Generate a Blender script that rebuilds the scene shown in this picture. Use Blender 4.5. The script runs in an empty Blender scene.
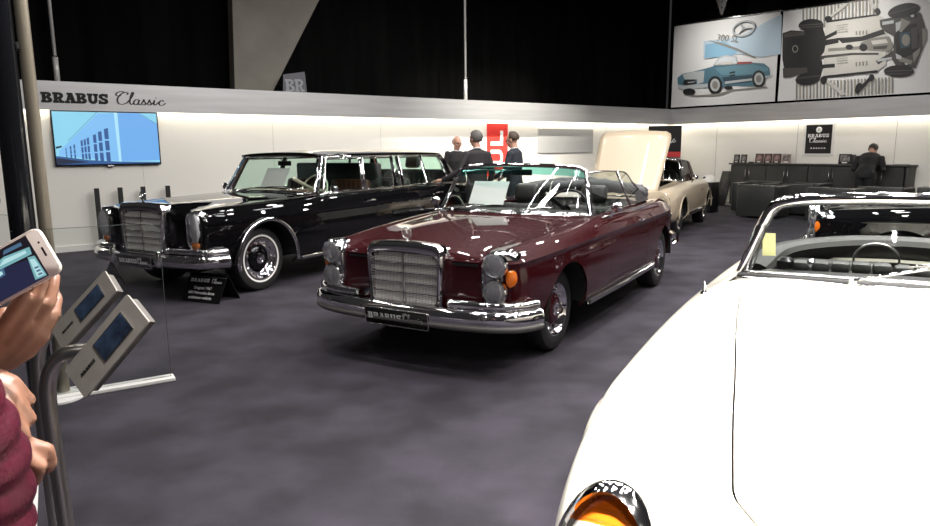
import bpy, bmesh, math, random
import numpy as np
from mathutils import Vector, Matrix, Euler
random.seed(7)
SC = bpy.context.scene
COL = SC.collection
PI = math.pi
R = math.radians

# ------------------------------------------------------------------ materials
def mat(name, col, rough=.5, metal=0., coat=0., coat_rough=.03, emis=None, estr=0., spec=.5, ior=1.5):
    m = bpy.data.materials.new(name); m.use_nodes = True
    b = m.node_tree.nodes['Principled BSDF']
    b.inputs['Base Color'].default_value = (*col, 1)
    b.inputs['Roughness'].default_value = rough
    b.inputs['Metallic'].default_value = metal
    b.inputs['Coat Weight'].default_value = coat
    b.inputs['Coat Roughness'].default_value = coat_rough
    b.inputs['Specular IOR Level'].default_value = spec
    b.inputs['IOR'].default_value = ior
    if emis:
        b.inputs['Emission Color'].default_value = (*emis, 1)
        b.inputs['Emission Strength'].default_value = estr
    return m
def glass(name, tint=(1, 1, 1), refl=1.0, ior=1.5):
    m = bpy.data.materials.new(name); m.use_nodes = True
    t = m.node_tree; t.nodes.clear()
    o = t.nodes.new('ShaderNodeOutputMaterial'); mx = t.nodes.new('ShaderNodeMixShader')
    tr = t.nodes.new('ShaderNodeBsdfTransparent'); tr.inputs[0].default_value = (*tint, 1)
    g = t.nodes.new('ShaderNodeBsdfGlossy'); g.inputs['Roughness'].default_value = .02
    f = t.nodes.new('ShaderNodeFresnel'); f.inputs[0].default_value = ior
    mu = t.nodes.new('ShaderNodeMath'); mu.operation = 'MULTIPLY'; mu.inputs[1].default_value = refl
    t.links.new(f.outputs[0], mu.inputs[0]); t.links.new(mu.outputs[0], mx.inputs[0])
    t.links.new(tr.outputs[0], mx.inputs[1]); t.links.new(g.outputs[0], mx.inputs[2])
    t.links.new(mx.outputs[0], o.inputs[0])
    return m
def noise_mat(name, c1, c2, scale=5, rough=.8, detail=6, bump=0., bscale=80, metal=0., stretch=None, lo=.35, hi=.65):
    m = mat(name, c1, rough, metal); t = m.node_tree; b = t.nodes['Principled BSDF']
    tc = t.nodes.new('ShaderNodeTexCoord'); mp = t.nodes.new('ShaderNodeMapping')
    if stretch: mp.inputs['Scale'].default_value = stretch
    n = t.nodes.new('ShaderNodeTexNoise'); n.inputs['Scale'].default_value = scale; n.inputs['Detail'].default_value = detail
    r = t.nodes.new('ShaderNodeValToRGB')
    r.color_ramp.elements[0].color = (*c1, 1); r.color_ramp.elements[1].color = (*c2, 1)
    r.color_ramp.elements[0].position = lo; r.color_ramp.elements[1].position = hi
    t.links.new(tc.outputs['Object'], mp.inputs[0]); t.links.new(mp.outputs[0], n.inputs[0])
    t.links.new(n.outputs[0], r.inputs[0]); t.links.new(r.outputs[0], b.inputs['Base Color'])
    if bump:
        n2 = t.nodes.new('ShaderNodeTexNoise'); n2.inputs['Scale'].default_value = bscale
        bp = t.nodes.new('ShaderNodeBump'); bp.inputs['Strength'].default_value = bump; bp.inputs['Distance'].default_value = .01
        t.links.new(mp.outputs[0], n2.inputs[0]); t.links.new(n2.outputs[0], bp.inputs['Height']); t.links.new(bp.outputs[0], b.inputs['Normal'])
    return m
M = {}
M['red_paint'] = mat('maroon paint', (.034, .0028, .0048), .45, 0, 1, .02, spec=.04)
M['black_paint'] = mat('black paint', (.003, .003, .0035), .4, 0, 1, .015, spec=0)
M['white_paint'] = mat('white paint', (.86, .82, .70), .35, 0, .8, .04)
M['cream_paint'] = mat('cream paint', (.50, .415, .30), .35, 0, .8, .04)
M['chrome'] = mat('chrome', (.88, .87, .88), .07, 1)
M['satin_chrome'] = mat('satin chrome', (.62, .61, .6), .25, 1)
M['grey_trim'] = mat('grey bumper strip', (.16, .155, .15), .4, .2)
M['rubber'] = mat('tyre rubber', (.012, .012, .012), .6)
M['whitewall'] = mat('whitewall band', (.75, .74, .72), .5)
M['underbody'] = mat('underbody black', (.006, .006, .006), .8)
M['leather'] = mat('black leather', (.022, .021, .02), .33)
M['grey_leather'] = mat('grey leather', (.020, .019, .0175), .5, spec=.3)
M['plate_steel'] = noise_mat('satin steel plate', (.30, .275, .25), (.34, .315, .285), 30, .42, metal=.35)
M['dark_vinyl'] = mat('dark vinyl', (.02, .02, .02), .5)
M['soft_top'] = noise_mat('folded top cloth', (.05, .052, .055), (.085, .085, .09), 12, .75, bump=.3, bscale=40)
M['wood'] = noise_mat('interior wood', (.10, .028, .01), (.2, .07, .025), 6, .3, stretch=(1, 8, 1))
M['brown_trim'] = mat('brown leather trim', (.10, .033, .02), .45)
M['glass'] = glass('car glass', (.90, .95, .93), .7)
M['ws_tint'] = glass('tinted windshield band', (.30, .68, .62), 1.0)
M['side_glass'] = glass('side window glass', (.72, .80, .76), 1.2)
M['green_glass'] = glass('green window glass', (.72, .88, .81), .9)
M['lamp_glass'] = glass('lamp glass', (.95, .96, .97), 1.0)
M['plate_black'] = mat('plate black', (.006, .006, .006), .35, spec=.12)
M['housing_steel'] = mat('dark satin housing', (.10, .09, .08), .5, .3)
M['column_steel'] = noise_mat('column tube', (.30, .265, .205), (.42, .37, .29), 30, .35, metal=.55, stretch=(1, 1, .03))
M['rod_grey'] = mat('grey rod', (.55, .54, .52), .4, .2)
M['reflector'] = noise_mat('lamp reflector', (.50, .50, .52), (.95, .95, .97), 30, .28, 3, metal=.5, lo=.42, hi=.56)  # noise colour imitates bright and dark reflections in the lamp bowl
def lens(name, dens):
    m = glass(name, (.96, .97, .98), 1.0); t = m.node_tree; o = t.nodes['Material Output']; d = t.nodes.new('ShaderNodeBsdfDiffuse'); d.inputs[0].default_value = (.8, .8, .82, 1)
    x = t.nodes.new('ShaderNodeMixShader'); x.inputs[0].default_value = dens; src = o.inputs[0].links[0].from_socket
    t.links.new(src, x.inputs[1]); t.links.new(d.outputs[0], x.inputs[2]); t.links.new(x.outputs[0], o.inputs[0]); return m
M['frosted'] = lens('fluted lamp cover', .32)
M['amber'] = mat('amber lens', (.80, .17, .01), .12, 0, 1, .02)
M['fluted'] = lens('fluted lamp glass', .12)
M['amber_dark'] = mat('dark amber lens', (.34, .10, .02), .15, 0, 1, .02)
M['red_lens'] = mat('red lens', (.45, .01, .01), .12, 0, 1, .02)
M['paper'] = mat('white paper', (.9, .9, .88), .6)
M['black_gloss'] = mat('black gloss', (.006, .006, .007), .3, 0, 0, spec=.35)
M['black_matte'] = mat('black matte', (.01, .01, .01), .6)
M['white_print'] = mat('white print', (.85, .85, .85), .5)
M['black_print'] = mat('black print', (.01, .01, .01), .4)
M['steel'] = noise_mat('brushed steel', (.40, .37, .33), (.52, .49, .45), 40, .3, metal=1, stretch=(1, 1, .04))
M['ivory'] = mat('ivory wheel', (.75, .70, .55), .35)
M['mesh_metal'] = mat('grille mesh metal', (.82, .80, .77), .35, .4)
M['ribbed'] = mat('ribbed lens', (.05, .055, .05), .15, 0, 1, .02)

# ------------------------------------------------------------------ objects
def link(name, me, m=None, parent=None):
    o = bpy.data.objects.new(name, me); COL.objects.link(o)
    if parent is not None: o.parent = parent
    if m is not None:
        for q in (m if isinstance(m, (list, tuple)) else [m]): me.materials.append(q)
    return o
def obj(name, bm, m=None, parent=None, smooth=True, angle=35, recalc=False):
    if recalc: bmesh.ops.recalc_face_normals(bm, faces=bm.faces)
    if smooth:
        for f in bm.faces: f.smooth = True
        if angle is not None:
            for e in bm.edges:
                if len(e.link_faces) == 2 and e.calc_face_angle(0) > R(angle): e.smooth = False
    me = bpy.data.meshes.new(name); bm.to_mesh(me); bm.free()
    return link(name, me, m, parent)
def tag(o, label=None, cat=None, group=None, kind=None):
    if label: o['label'] = label
    if cat: o['category'] = cat
    if group: o['group'] = group
    if kind: o['kind'] = kind
    return o
def thing(name, label, cat, loc=(0, 0, 0), rotz=0, group=None):
    o = bpy.data.objects.new(name, None); COL.objects.link(o); o.empty_display_size = .2
    o.location = loc; o.rotation_euler = (0, 0, rotz)
    return tag(o, label, cat, group)
def struct(name, bm, m, **k): return tag(obj(name, bm, m, **k), kind='structure')
def dup(root, loc=None, rotz=None, label=None, group=None):
    r = root.copy(); COL.objects.link(r)
    if loc is not None: r.location = loc
    if rotz is not None: r.rotation_euler = (0, 0, rotz)
    if label: r['label'] = label
    if group: r['group'] = group
    for ch in [c for c in bpy.data.objects if c.parent is root]:
        c = ch.copy(); COL.objects.link(c); c.parent = r
        for g in [q for q in bpy.data.objects if q.parent is ch]:
            d = g.copy(); COL.objects.link(d); d.parent = c
    return r
# ------------------------------------------------------------------ mesh helpers
def B(): return bmesh.new()
def box(bm, c, s, rot=None, bev=0, seg=2, mi=0):
    r = bmesh.ops.create_cube(bm, size=1)
    vs = r['verts']
    for v in vs: v.co = Vector((v.co.x * s[0], v.co.y * s[1], v.co.z * s[2]))
    fs = set(f for v in vs for f in v.link_faces)
    if bev:
        rr = bmesh.ops.bevel(bm, geom=list(set(e for v in vs for e in v.link_edges)), offset=bev, segments=seg, affect='EDGES', profile=.5)
        vs = list(set(rr['verts']) | set(v for v in vs if v.is_valid))
        fs = set(f for v in vs for f in v.link_faces)
    m = Matrix.Translation(c) @ (rot.to_matrix().to_4x4() if isinstance(rot, Euler) else (rot if rot is not None else Matrix()))
    for v in vs: v.co = m @ v.co
    for f in fs: f.material_index = mi
    return vs
def frames(path, closed=False, up=None):
    n = len(path); P = [Vector(p) for p in path]; T = []
    for i in range(n):
        a = P[(i - 1) % n] if (closed or i > 0) else P[i]; b = P[(i + 1) % n] if (closed or i < n - 1) else P[i]
        T.append((b - a).normalized())
    if up is not None:
        N = []
        for t in T:
            u = Vector(up); u = u - t * u.dot(t); N.append(u.normalized())
    else:
        u = Vector((0, 0, 1)) if abs(T[0].z) < .9 else Vector((1, 0, 0))
        N = [(u - T[0] * u.dot(T[0])).normalized()]
        for i in range(1, n):
            q = N[-1] - T[i] * N[-1].dot(T[i]); N.append(q.normalized())
    return P, T, N
def tube(bm, path, r, seg=8, closed=False, up=None, cap=True, ry=None, mi=0):
    """round or elliptical bar along path; r may be a list"""
    P, T, N = frames(path, closed, up); n = len(P); rings = []
    for i in range(n):
        b = T[i].cross(N[i]); ra = r[i] if isinstance(r, (list, tuple)) else r; rb = ra if ry is None else (ry[i] if isinstance(ry, (list, tuple)) else ry)
        rings.append([bm.verts.new(P[i] + N[i] * (ra * math.cos(2 * PI * k / seg)) + b * (rb * math.sin(2 * PI * k / seg))) for k in range(seg)])
    m = n if closed else n - 1
    for i in range(m):
        A, C = rings[i], rings[(i + 1) % n]
        for k in range(seg):
            f = bm.faces.new((A[k], A[(k + 1) % seg], C[(k + 1) % seg], C[k])); f.material_index = mi
    if cap and not closed:
        for q in (bm.faces.new(rings[0][::-1]), bm.faces.new(rings[-1])): q.material_index = mi
def sweep(bm, path, prof, closed_prof=True, up=(0, 0, 1), mi=0, cap=True):
    """profile points (out, up) swept along a path; 'out' = right-hand side of travel"""
    P, T, N = frames(path, False, up); rings = []
    for i in range(len(P)):
        o = T[i].cross(N[i])
        rings.append([bm.verts.new(P[i] + o * a + N[i] * b) for a, b in prof])
    k = len(prof)
    for i in range(len(P) - 1):
        for j in range(k if closed_prof else k - 1):
            f = bm.faces.new((rings[i][j], rings[i][(j + 1) % k], rings[i + 1][(j + 1) % k], rings[i + 1][j])); f.material_index = mi
    if cap and closed_prof:
        bm.faces.new(rings[0]); bm.faces.new(rings[-1][::-1])
def lathe(bm, prof, axis='y', c=(0, 0, 0), seg=32, mi=0, mat4=None, ang=2 * PI, mis=None):
    """prof: (radius, height along axis)"""
    full = abs(ang - 2 * PI) < 1e-6; n = seg if full else seg + 1; rings = []
    for r, h in prof:
        ring = []
        for k in range(n):
            a = ang * k / seg; u, w = r * math.cos(a), r * math.sin(a)
            p = {'y': (u, h, w), 'z': (u, w, h), 'x': (h, u, w)}[axis]
            p = Vector(p); p = mat4 @ p if mat4 is not None else p
            ring.append(bm.verts.new(p + Vector(c)))
        rings.append(ring)
    for i in range(len(prof) - 1):
        for k in range(seg):
            k2 = (k + 1) % n
            try:
                f = bm.faces.new((rings[i][k], rings[i][k2], rings[i + 1][k2], rings[i + 1][k])); f.material_index = mis[i] if mis else mi
            except ValueError: pass
    bmesh.ops.remove_doubles(bm, verts=[v for q in rings for v in q], dist=1e-6)
def sphere(bm, c, s, seg=16, rings=10, rot=None, mi=0):
    r = bmesh.ops.create_uvsphere(bm, u_segments=seg, v_segments=rings, radius=1)
    m = Matrix.Translation(c) @ (rot.to_matrix().to_4x4() if rot is not None else Matrix()) @ Matrix.Diagonal((*s, 1) if hasattr(s, '__len__') else (s, s, s, 1))
    for v in r['verts']:
        v.co = m @ v.co
        for f in v.link_faces: f.material_index = mi
    return r['verts']
def prism(bm, outline, h, mat4=None, mi=0, cap=True):
    """outline (u,v) in XY extruded to z=h, then transformed"""
    m = mat4 if mat4 is not None else Matrix()
    a = [bm.verts.new(m @ Vector((u, v, 0))) for u, v in outline]; b = [bm.verts.new(m @ Vector((u, v, h))) for u, v in outline]
    n = len(a)
    for i in range(n): bm.faces.new((a[i], a[(i + 1) % n], b[(i + 1) % n], b[i])).material_index = mi
    if cap:
        bm.faces.new(a[::-1]).material_index = mi; bm.faces.new(b).material_index = mi
def ruled(bm, A, C, n=8, bulge=0, mi=0):
    """grid between curve A and curve C (same count)"""
    rows = []
    for k in range(n + 1):
        t = k / n; row = []
        for i, (p, q) in enumerate(zip(A, C)):
            v = Vector(p).lerp(Vector(q), t)
            if bulge is not None and bulge:
                s = i / (len(A) - 1); v += Vector(bulge) * (4 * t * (1 - t))
            row.append(bm.verts.new(v))
        rows.append(row)
    for k in range(n):
        for i in range(len(A) - 1):
            bm.faces.new((rows[k][i], rows[k][i + 1], rows[k + 1][i + 1], rows[k + 1][i])).material_index = mi
    return rows
def spline(pts, n=8, closed=False):
    P = [Vector(p) for p in pts]; N = len(P); out = []
    rng = N if closed else N - 1
    for i in range(rng):
        p1, p2 = P[i], P[(i + 1) % N]
        p0 = P[i - 1] if (i > 0 or closed) else p1 * 2 - p2
        p3 = P[(i + 2) % N] if (i + 2 < N or closed) else p2 * 2 - p1
        for k in range(n):
            t = k / n
            out.append(.5 * ((2 * p1) + (p2 - p0) * t + (2 * p0 - 5 * p1 + 4 * p2 - p3) * t * t + (3 * p1 - p0 - 3 * p2 + p3) * t ** 3))
    if not closed: out.append(P[-1])
    return out
def rrect(w, h, r, n=5, cx=0, cy=0):
    out = []
    for sx, sy, a0 in ((1, 1, 0), (-1, 1, 90), (-1, -1, 180), (1, -1, 270)):
        for k in range(n + 1):
            a = R(a0 + 90 * k / n); out.append((cx + sx * (w / 2 - r) + r * math.cos(a), cy + sy * (h / 2 - r) + r * math.sin(a)))
    return out
def bezier_smooth(me_obj, lv=1):
    md = me_obj.modifiers.new('sub', 'SUBSURF'); md.levels = lv; md.render_levels = lv
# ------------------------------------------------------------------ lettering built from strokes
# slab capitals on a 1 x 1 cell, list of polygons
def _q(x0, y0, x1, y1): return [(x0, y0), (x1, y0), (x1, y1), (x0, y1)]
def _arc(cx, cy, r0x, r0y, r1x, r1y, a0, a1, n=10):
    out = []
    for k in range(n):
        a, b = R(a0 + (a1 - a0) * k / n), R(a0 + (a1 - a0) * (k + 1) / n)
        out.append([(cx + r0x * math.cos(a), cy + r0y * math.sin(a)), (cx + r1x * math.cos(a), cy + r1y * math.sin(a)),
                    (cx + r1x * math.cos(b), cy + r1y * math.sin(b)), (cx + r0x * math.cos(b), cy + r0y * math.sin(b))])
    return out
SLAB = {
 'B': [_q(0, 0, .55, .17), _q(0, .83, .55, 1), _q(.1, .1, .37, .9), _q(.3, .43, .6, .58)] + _arc(.55, .77, .13, .07, .36, .23, -90, 90) + _arc(.58, .26, .13, .08, .40, .26, -90, 90),
 'R': [_q(0, 0, .47, .17), _q(0, .83, .55, 1), _q(.1, .1, .37, .9), _q(.3, .40, .6, .55), [(.45, .45), (.68, .45), (.86, .1), (.62, .1)], _q(.62, 0, 1.0, .17)] + _arc(.55, .71, .13, .13, .38, .29, -90, 90),
 'A': [_q(0, 0, .42, .17), _q(.58, 0, 1.08, .17), _q(.25, .83, .72, 1), [(.12, .1), (.27, .1), (.56, .92), (.42, .92)], [(.66, .1), (.96, .1), (.72, 1), (.44, 1)], _q(.3, .3, .75, .42)],
 'U': [_q(0, .83, .46, 1), _q(.6, .83, 1.03, 1), _q(.1, .35, .36, .9), _q(.72, .35, .93, .9)] + _arc(.515, .37, .155, .19, .415, .38, 180, 360, 12),
 'S': _arc(.47, .74, .16, .10, .42, .27, 20, 250, 12) + _arc(.47, .27, .18, .10, .44, .28, -160, 90, 12) + [[(.30, .42), (.5, .58), (.72, .50), (.47, .38)], _q(.74, .66, .9, 1.0), _q(0, 0, .16, .34)],
}
def put_polys(bm, polys, m4, h=.004, mi=0):
    for p in polys:
        area = sum(p[i][0] * p[(i + 1) % len(p)][1] - p[(i + 1) % len(p)][0] * p[i][1] for i in range(len(p)))
        if area < 0: p = p[::-1]
        prism(bm, p, h, m4, mi)
def slab_word(bm, word, m4, height, h=.004, gap=1.13, mi=0, wide=1.0):
    x = 0
    for ch in word:
        put_polys(bm, [[(x + u * height * wide, v * height) for u, v in p] for p in SLAB[ch]], m4, h, mi); x += height * wide * gap
    return x
# script word: stroke centre lines, x-height .45, slanted
SCRIPT = [
 [(.62, .86), (.70, .98), (.55, 1.06), (.25, .85), (.05, .45), (.10, .10), (.32, .02), (.58, .16), (.72, .34)],
 [(.48, 1.0), (.36, 1.12), (.10, 1.02), (-.02, .84), (.10, .74), (.30, .80)],
 [(.72, .34), (.95, .78), (1.02, 1.04), (.94, 1.05), (.84, .72), (.76, .20), (.84, .03), (.98, .16)],
 [(1.30, .44), (1.14, .46), (1.0, .26), (1.02, .06), (1.14, .03), (1.28, .22), (1.33, .46)],
 [(1.33, .46), (1.27, .16), (1.32, .03), (1.46, .14), (1.62, .50)],
 [(1.62, .50), (1.62, .34), (1.70, .16), (1.62, .03), (1.48, .06)], [(1.64, .08), (1.80, .14), (1.96, .50)],
 [(1.96, .50), (1.96, .34), (2.04, .16), (1.96, .03), (1.82, .06)], [(1.98, .08), (2.12, .14), (2.26, .46)],
 [(2.26, .46), (2.20, .16), (2.25, .03), (2.38, .14), (2.5, .3)],
 [(2.34, .64), (2.36, .68)],
 [(2.80, .38), (2.74, .47), (2.60, .40), (2.52, .20), (2.58, .03), (2.76, .06), (2.92, .22)],
]
def script_word(bm, m4, height, w=.055, h=.003, mi=0):
    for s in SCRIPT:
        P = spline([(a, b, 0) for a, b in s], 6)
        for i in range(len(P) - 1):
            d = (P[i + 1] - P[i])
            if d.length < 1e-5: continue
            wd = w * (.55 + .75 * abs(d.normalized().y)); n = Vector((-d.y, d.x, 0)).normalized() * wd * .5
            e = d.normalized() * .012
            q = [P[i] - n - e, P[i + 1] - n + e, P[i + 1] + n + e, P[i] + n - e]
            put_polys(bm, [[(p.x * height, p.y * height) for p in q]], m4, h, mi)
def text_bm(bm, s, m4, size, h=.002, mi=0, align='LEFT'):
    c = bpy.data.curves.new('t', 'FONT'); c.body = s; c.size = size; c.align_x = align; c.extrude = h / 2; c.resolution_u = 3
    o = bpy.data.objects.new('t', c); COL.objects.link(o)
    dg = bpy.context.evaluated_depsgraph_get(); me = bpy.data.meshes.new_from_object(o.evaluated_get(dg))
    for p in me.polygons: p.material_index = mi
    n0 = len(bm.verts); bm.from_mesh(me); bm.verts.ensure_lookup_table()
    for v in bm.verts[n0:]: v.co = m4 @ v.co
    bpy.data.objects.remove(o); bpy.data.curves.remove(c); bpy.data.meshes.remove(me)
def axes(o, u, v, n=None):
    """matrix with local x=u, y=v, z=n at origin o"""
    u = Vector(u).normalized(); v = Vector(v).normalized(); n = u.cross(v) if n is None else Vector(n)
    return Matrix(((u.x, v.x, n.x, o[0]), (u.y, v.y, n.y, o[1]), (u.z, v.z, n.z, o[2]), (0, 0, 0, 1)))
def star_bm(bm, m4, r, ring=True, t=.12, seg=24):
    """three pointed star in a ring, in local XY"""
    if ring:
        P = [m4 @ Vector((r * math.cos(2 * PI * k / seg), r * math.sin(2 * PI * k / seg), 0)) for k in range(seg)]
        tube(bm, P, r * t, 6, closed=True)
    for k in range(3):
        a = R(90 + 120 * k); d = Vector((math.cos(a), math.sin(a), 0)); n = Vector((-d.y, d.x, 0))
        tip = bm.verts.new(m4 @ (d * r * .97)); s1 = bm.verts.new(m4 @ (n * r * .17 - d * 0)); s2 = bm.verts.new(m4 @ (-n * r * .17))
        up = bm.verts.new(m4 @ Vector((0, 0, r * .14))); dn = bm.verts.new(m4 @ Vector((0, 0, -r * .14)))
        for q in ((tip, s1, up), (tip, up, s2), (tip, dn, s1), (tip, s2, dn)): bm.faces.new(q)
# ------------------------------------------------------------------ organic figures
def skin_mesh(nodes, edges, sub=2, root=0):
    """nodes: (co, rx[, ry]); returns a mesh grown by the Skin modifier"""
    bm = B(); lay = bm.verts.layers.skin.verify(); vs = []
    for n in nodes:
        v = bm.verts.new(n[0]); v[lay].radius = (n[1], n[2] if len(n) > 2 else n[1]); vs.append(v)
    vs[root][lay].use_root = True
    for a, b in edges: bm.edges.new((vs[a], vs[b]))
    me = bpy.data.meshes.new('s'); bm.to_mesh(me); bm.free()
    o = bpy.data.objects.new('s', me); COL.objects.link(o)
    s = o.modifiers.new('k', 'SKIN'); s.use_smooth_shade = True; s.branch_smoothing = .6
    q = o.modifiers.new('u', 'SUBSURF'); q.levels = sub; q.render_levels = sub
    dg = bpy.context.evaluated_depsgraph_get(); out = bpy.data.meshes.new_from_object(o.evaluated_get(dg))
    bpy.data.objects.remove(o); bpy.data.meshes.remove(me)
    for p in out.polygons: p.use_smooth = True
    return out
# ------------------------------------------------------------------ car bodies: feature lines lofted from nose to tail
def pchip(xk, yk, x):
    xk = np.array(xk, float); yk = np.array(yk, float); o = np.argsort(xk); xk, yk = xk[o], yk[o]
    h = np.diff(xk); d = np.diff(yk) / h; n = len(xk); m = np.zeros(n)
    if n == 2: m[:] = d[0]
    else:
        for i in range(1, n - 1):
            if d[i - 1] * d[i] > 0:
                w1, w2 = 2 * h[i] + h[i - 1], h[i] + 2 * h[i - 1]; m[i] = (w1 + w2) / (w1 / d[i - 1] + w2 / d[i])
        m[0], m[-1] = d[0], d[-1]
    x = np.clip(x, xk[0], xk[-1]); i = np.clip(np.searchsorted(xk, x) - 1, 0, n - 2); t = (x - xk[i]) / h[i]
    return ((1 + 2 * t) * (1 - t) ** 2 * yk[i] + t * (1 - t) ** 2 * h[i] * m[i] + t * t * (3 - 2 * t) * yk[i + 1] + t * t * (t - 1) * h[i] * m[i + 1])
def loft(F, xs, subs, sharp=()):
    """F: list of (yknots, zknots), knots = [(x, value)]; returns P[nx][nv] (y,z), fractional feature index per column"""
    K = len(F); Y = np.array([pchip([k[0] for k in f[0]], [k[1] for k in f[0]], xs) for f in F]); Z = np.array([pchip([k[0] for k in f[1]], [k[1] for k in f[1]], xs) for f in F])
    vv = []; cols = []
    C = np.stack([Y, Z], -1)
    def tan(j, side):
        if j == 0: return np.stack([C[1, :, 0] - C[0, :, 0], np.zeros(len(xs))], -1)
        if j == K - 1: return C[j] - C[j - 1]
        if j in sharp: return (C[j + 1] - C[j]) if side > 0 else (C[j] - C[j - 1])
        a = np.linalg.norm(C[j] - C[j - 1], axis=1)[:, None] + 1e-6; b = np.linalg.norm(C[j + 1] - C[j], axis=1)[:, None] + 1e-6
        return ((C[j] - C[j - 1]) / a * b + (C[j + 1] - C[j]) / b * a) / (a + b)      # unit-ish tangent
    def tt(j, side, L):
        t = tan(j, side)
        if 0 < j < K - 1 and j not in sharp: return t * L
        n = np.linalg.norm(t, axis=1)[:, None] + 1e-9
        return t / n * L
    for j in range(K - 1):
        L = np.linalg.norm(C[j + 1] - C[j], axis=1)[:, None]; n = subs[j]
        m0, m1 = tt(j, 1, L), tt(j + 1, -1, L)
        for k in range(n):
            t = k / n
            cols.append((1 + 2 * t) * (1 - t) ** 2 * C[j] + t * (1 - t) ** 2 * m0 + t * t * (3 - 2 * t) * C[j + 1] + t * t * (t - 1) * m1); vv.append(j + t)
    cols.append(C[K - 1]); vv.append(K - 1)
    return np.stack(cols, 1), vv
def car_body(root, F, xs, subs, sharp, arches, vside, part, mats, gap=.0022, kout=6, nose_bulge=.0, tail_bulge=.0, cap=(True, True), shape=None):
    P, vv = loft(F, xs, subs, sharp); nx, nv = P.shape[:2]
    X = np.repeat(np.array(xs)[:, None], nv, 1); Yv = P[:, :, 0].copy(); Zv = P[:, :, 1].copy()
    if shape is not None: X, Yv, Zv = shape(X, Yv, Zv, np.array(vv))
    vi0 = min(i for i, v in enumerate(vv) if v >= vside)
    def inside(x, z):
        for xc, zc, r in arches:
            if z > zc:
                if (x - xc) ** 2 + (z - zc) ** 2 < r * r: return (xc, zc, r)
            elif abs(x - xc) < r: return (xc, zc, r)
    kill = np.zeros((nx - 1, nv - 1), bool)
    for i in range(nx - 1):
        for j in range(vi0, nv - 1):
            kill[i, j] = inside(X[i:i + 2, j:j + 2].mean(), Zv[i:i + 2, j:j + 2].mean()) is not None
    for i in range(nx):
        for j in range(vi0, nv):
            q = kill[max(i - 1, 0):i + 1, max(j - 1, 0):j + 1]
            if q.any() and not q.all():
                c = min(arches, key=lambda a: abs(a[0] - X[i, j])); dx, dz = X[i, j] - c[0], Zv[i, j] - c[1]
                if dz > 0:
                    s = c[2] / max(1e-6, math.hypot(dx, dz)); X[i, j] = c[0] + dx * s; Zv[i, j] = c[1] + dz * s
                else: X[i, j] = c[0] + math.copysign(c[2], dx)
    bms = {}; vmap = {}
    def vert(key, co, pk):
        d = vmap.setdefault(pk, {})
        if key not in d: d[key] = bms[pk].verts.new(co)
        return d[key]
    for side in (1, -1):
        for i in range(nx - 1):
            for j in range(nv - 1):
                if kill[i, j]: continue
                x, y, z = X[i:i + 2, j:j + 2].mean(), Yv[i:i + 2, j:j + 2].mean(), Zv[i:i + 2, j:j + 2].mean()
                pk = part(x, y, z, (vv[j] + vv[j + 1]) / 2, side)
                if pk is None: continue
                if pk not in bms: bms[pk] = B()
                ks = [(i, j), (i + 1, j), (i + 1, j + 1), (i, j + 1)]
                if side > 0: ks = ks[::-1]
                vs = [vert((a, b, side if b else 0), (X[a, b], side * Yv[a, b], Zv[a, b]), pk) for a, b in ks]
                try: bms[pk].faces.new(vs)
                except ValueError: pass
    ko = min(i for i, v in enumerate(vv) if v >= kout); Mv = nv - 1 - ko
    for e, on, bul in ((0, cap[0], nose_bulge), (nx - 1, cap[1], -tail_bulge)):
        if not on: continue
        bm = bms['body']; zb = Zv[e, -1]
        for side in (1, -1):
            g = []
            for k in range(ko + 1):
                col = []
                for m in range(Mv + 1):
                    if m == 0: co, key = (X[e, k], side * Yv[e, k], Zv[e, k]), (e, k, side if k else 0)
                    elif k == ko: co, key = (X[e, ko + m], side * Yv[e, ko + m], Zv[e, ko + m]), (e, ko + m, side)
                    else:
                        f = (Zv[e, ko + m] - Zv[e, ko]) / (zb - Zv[e, ko]); y = Yv[e, k] * Yv[e, ko + m] / Yv[e, ko]; z = Zv[e, k] + f * (zb - Zv[e, k])
                        w = 1 - (y / Yv[e, ko]) ** 2
                        co, key = (X[e, k] + bul * w * math.sin(PI * min(1, f * 1.6 + .05)) ** .5 if f < .6 else X[e, k] + bul * w * .1, side * y, z), ('c', e, k, m, side if k else 0)
                    col.append(vert(key, co, 'body'))
                g.append(col)
            for k in range(ko):
                for m in range(Mv):
                    vs = [g[k][m], g[k + 1][m], g[k + 1][m + 1], g[k][m + 1]]
                    if (side > 0) == (e == 0): vs = vs[::-1]
                    try: bm.faces.new(vs)
                    except ValueError: pass
    out = {}
    for pk, bm in bms.items():
        bm.normal_update()
        be = [e for e in bm.edges if len(e.link_faces) == 1]; bv = set(v for e in be for v in e.verts); mv = {}
        for v in bv:
            c = sum((f.calc_center_median() for f in v.link_faces), Vector()) / len(v.link_faces); d = c - v.co
            mv[v] = d.normalized() * gap if d.length > 1e-6 else Vector()
        nrm = {v: v.normal.copy() for v in bv}
        for v in bv: v.co += mv[v]
        r = bmesh.ops.extrude_edge_only(bm, edges=be)
        nvs = [g for g in r['geom'] if isinstance(g, bmesh.types.BMVert)]
        src = {}
        for g in r['geom']:
            if isinstance(g, bmesh.types.BMFace):
                for ed in g.edges:
                    a, b = ed.verts
                    if (a in nrm) != (b in nrm): src[b if a in nrm else a] = a if a in nrm else b
        for v in nvs:
            if v in src: v.co = src[v].co - nrm[src[v]] * .014
        out[pk] = obj(pk[0] if isinstance(pk, tuple) else pk, bm, mats.get(pk[0] if isinstance(pk, tuple) else pk), root, angle=32)
    return out
def const(v): return [(-9, v), (9, v)]
def sh(k, d): return [(x, v + d) for x, v in k]

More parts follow.
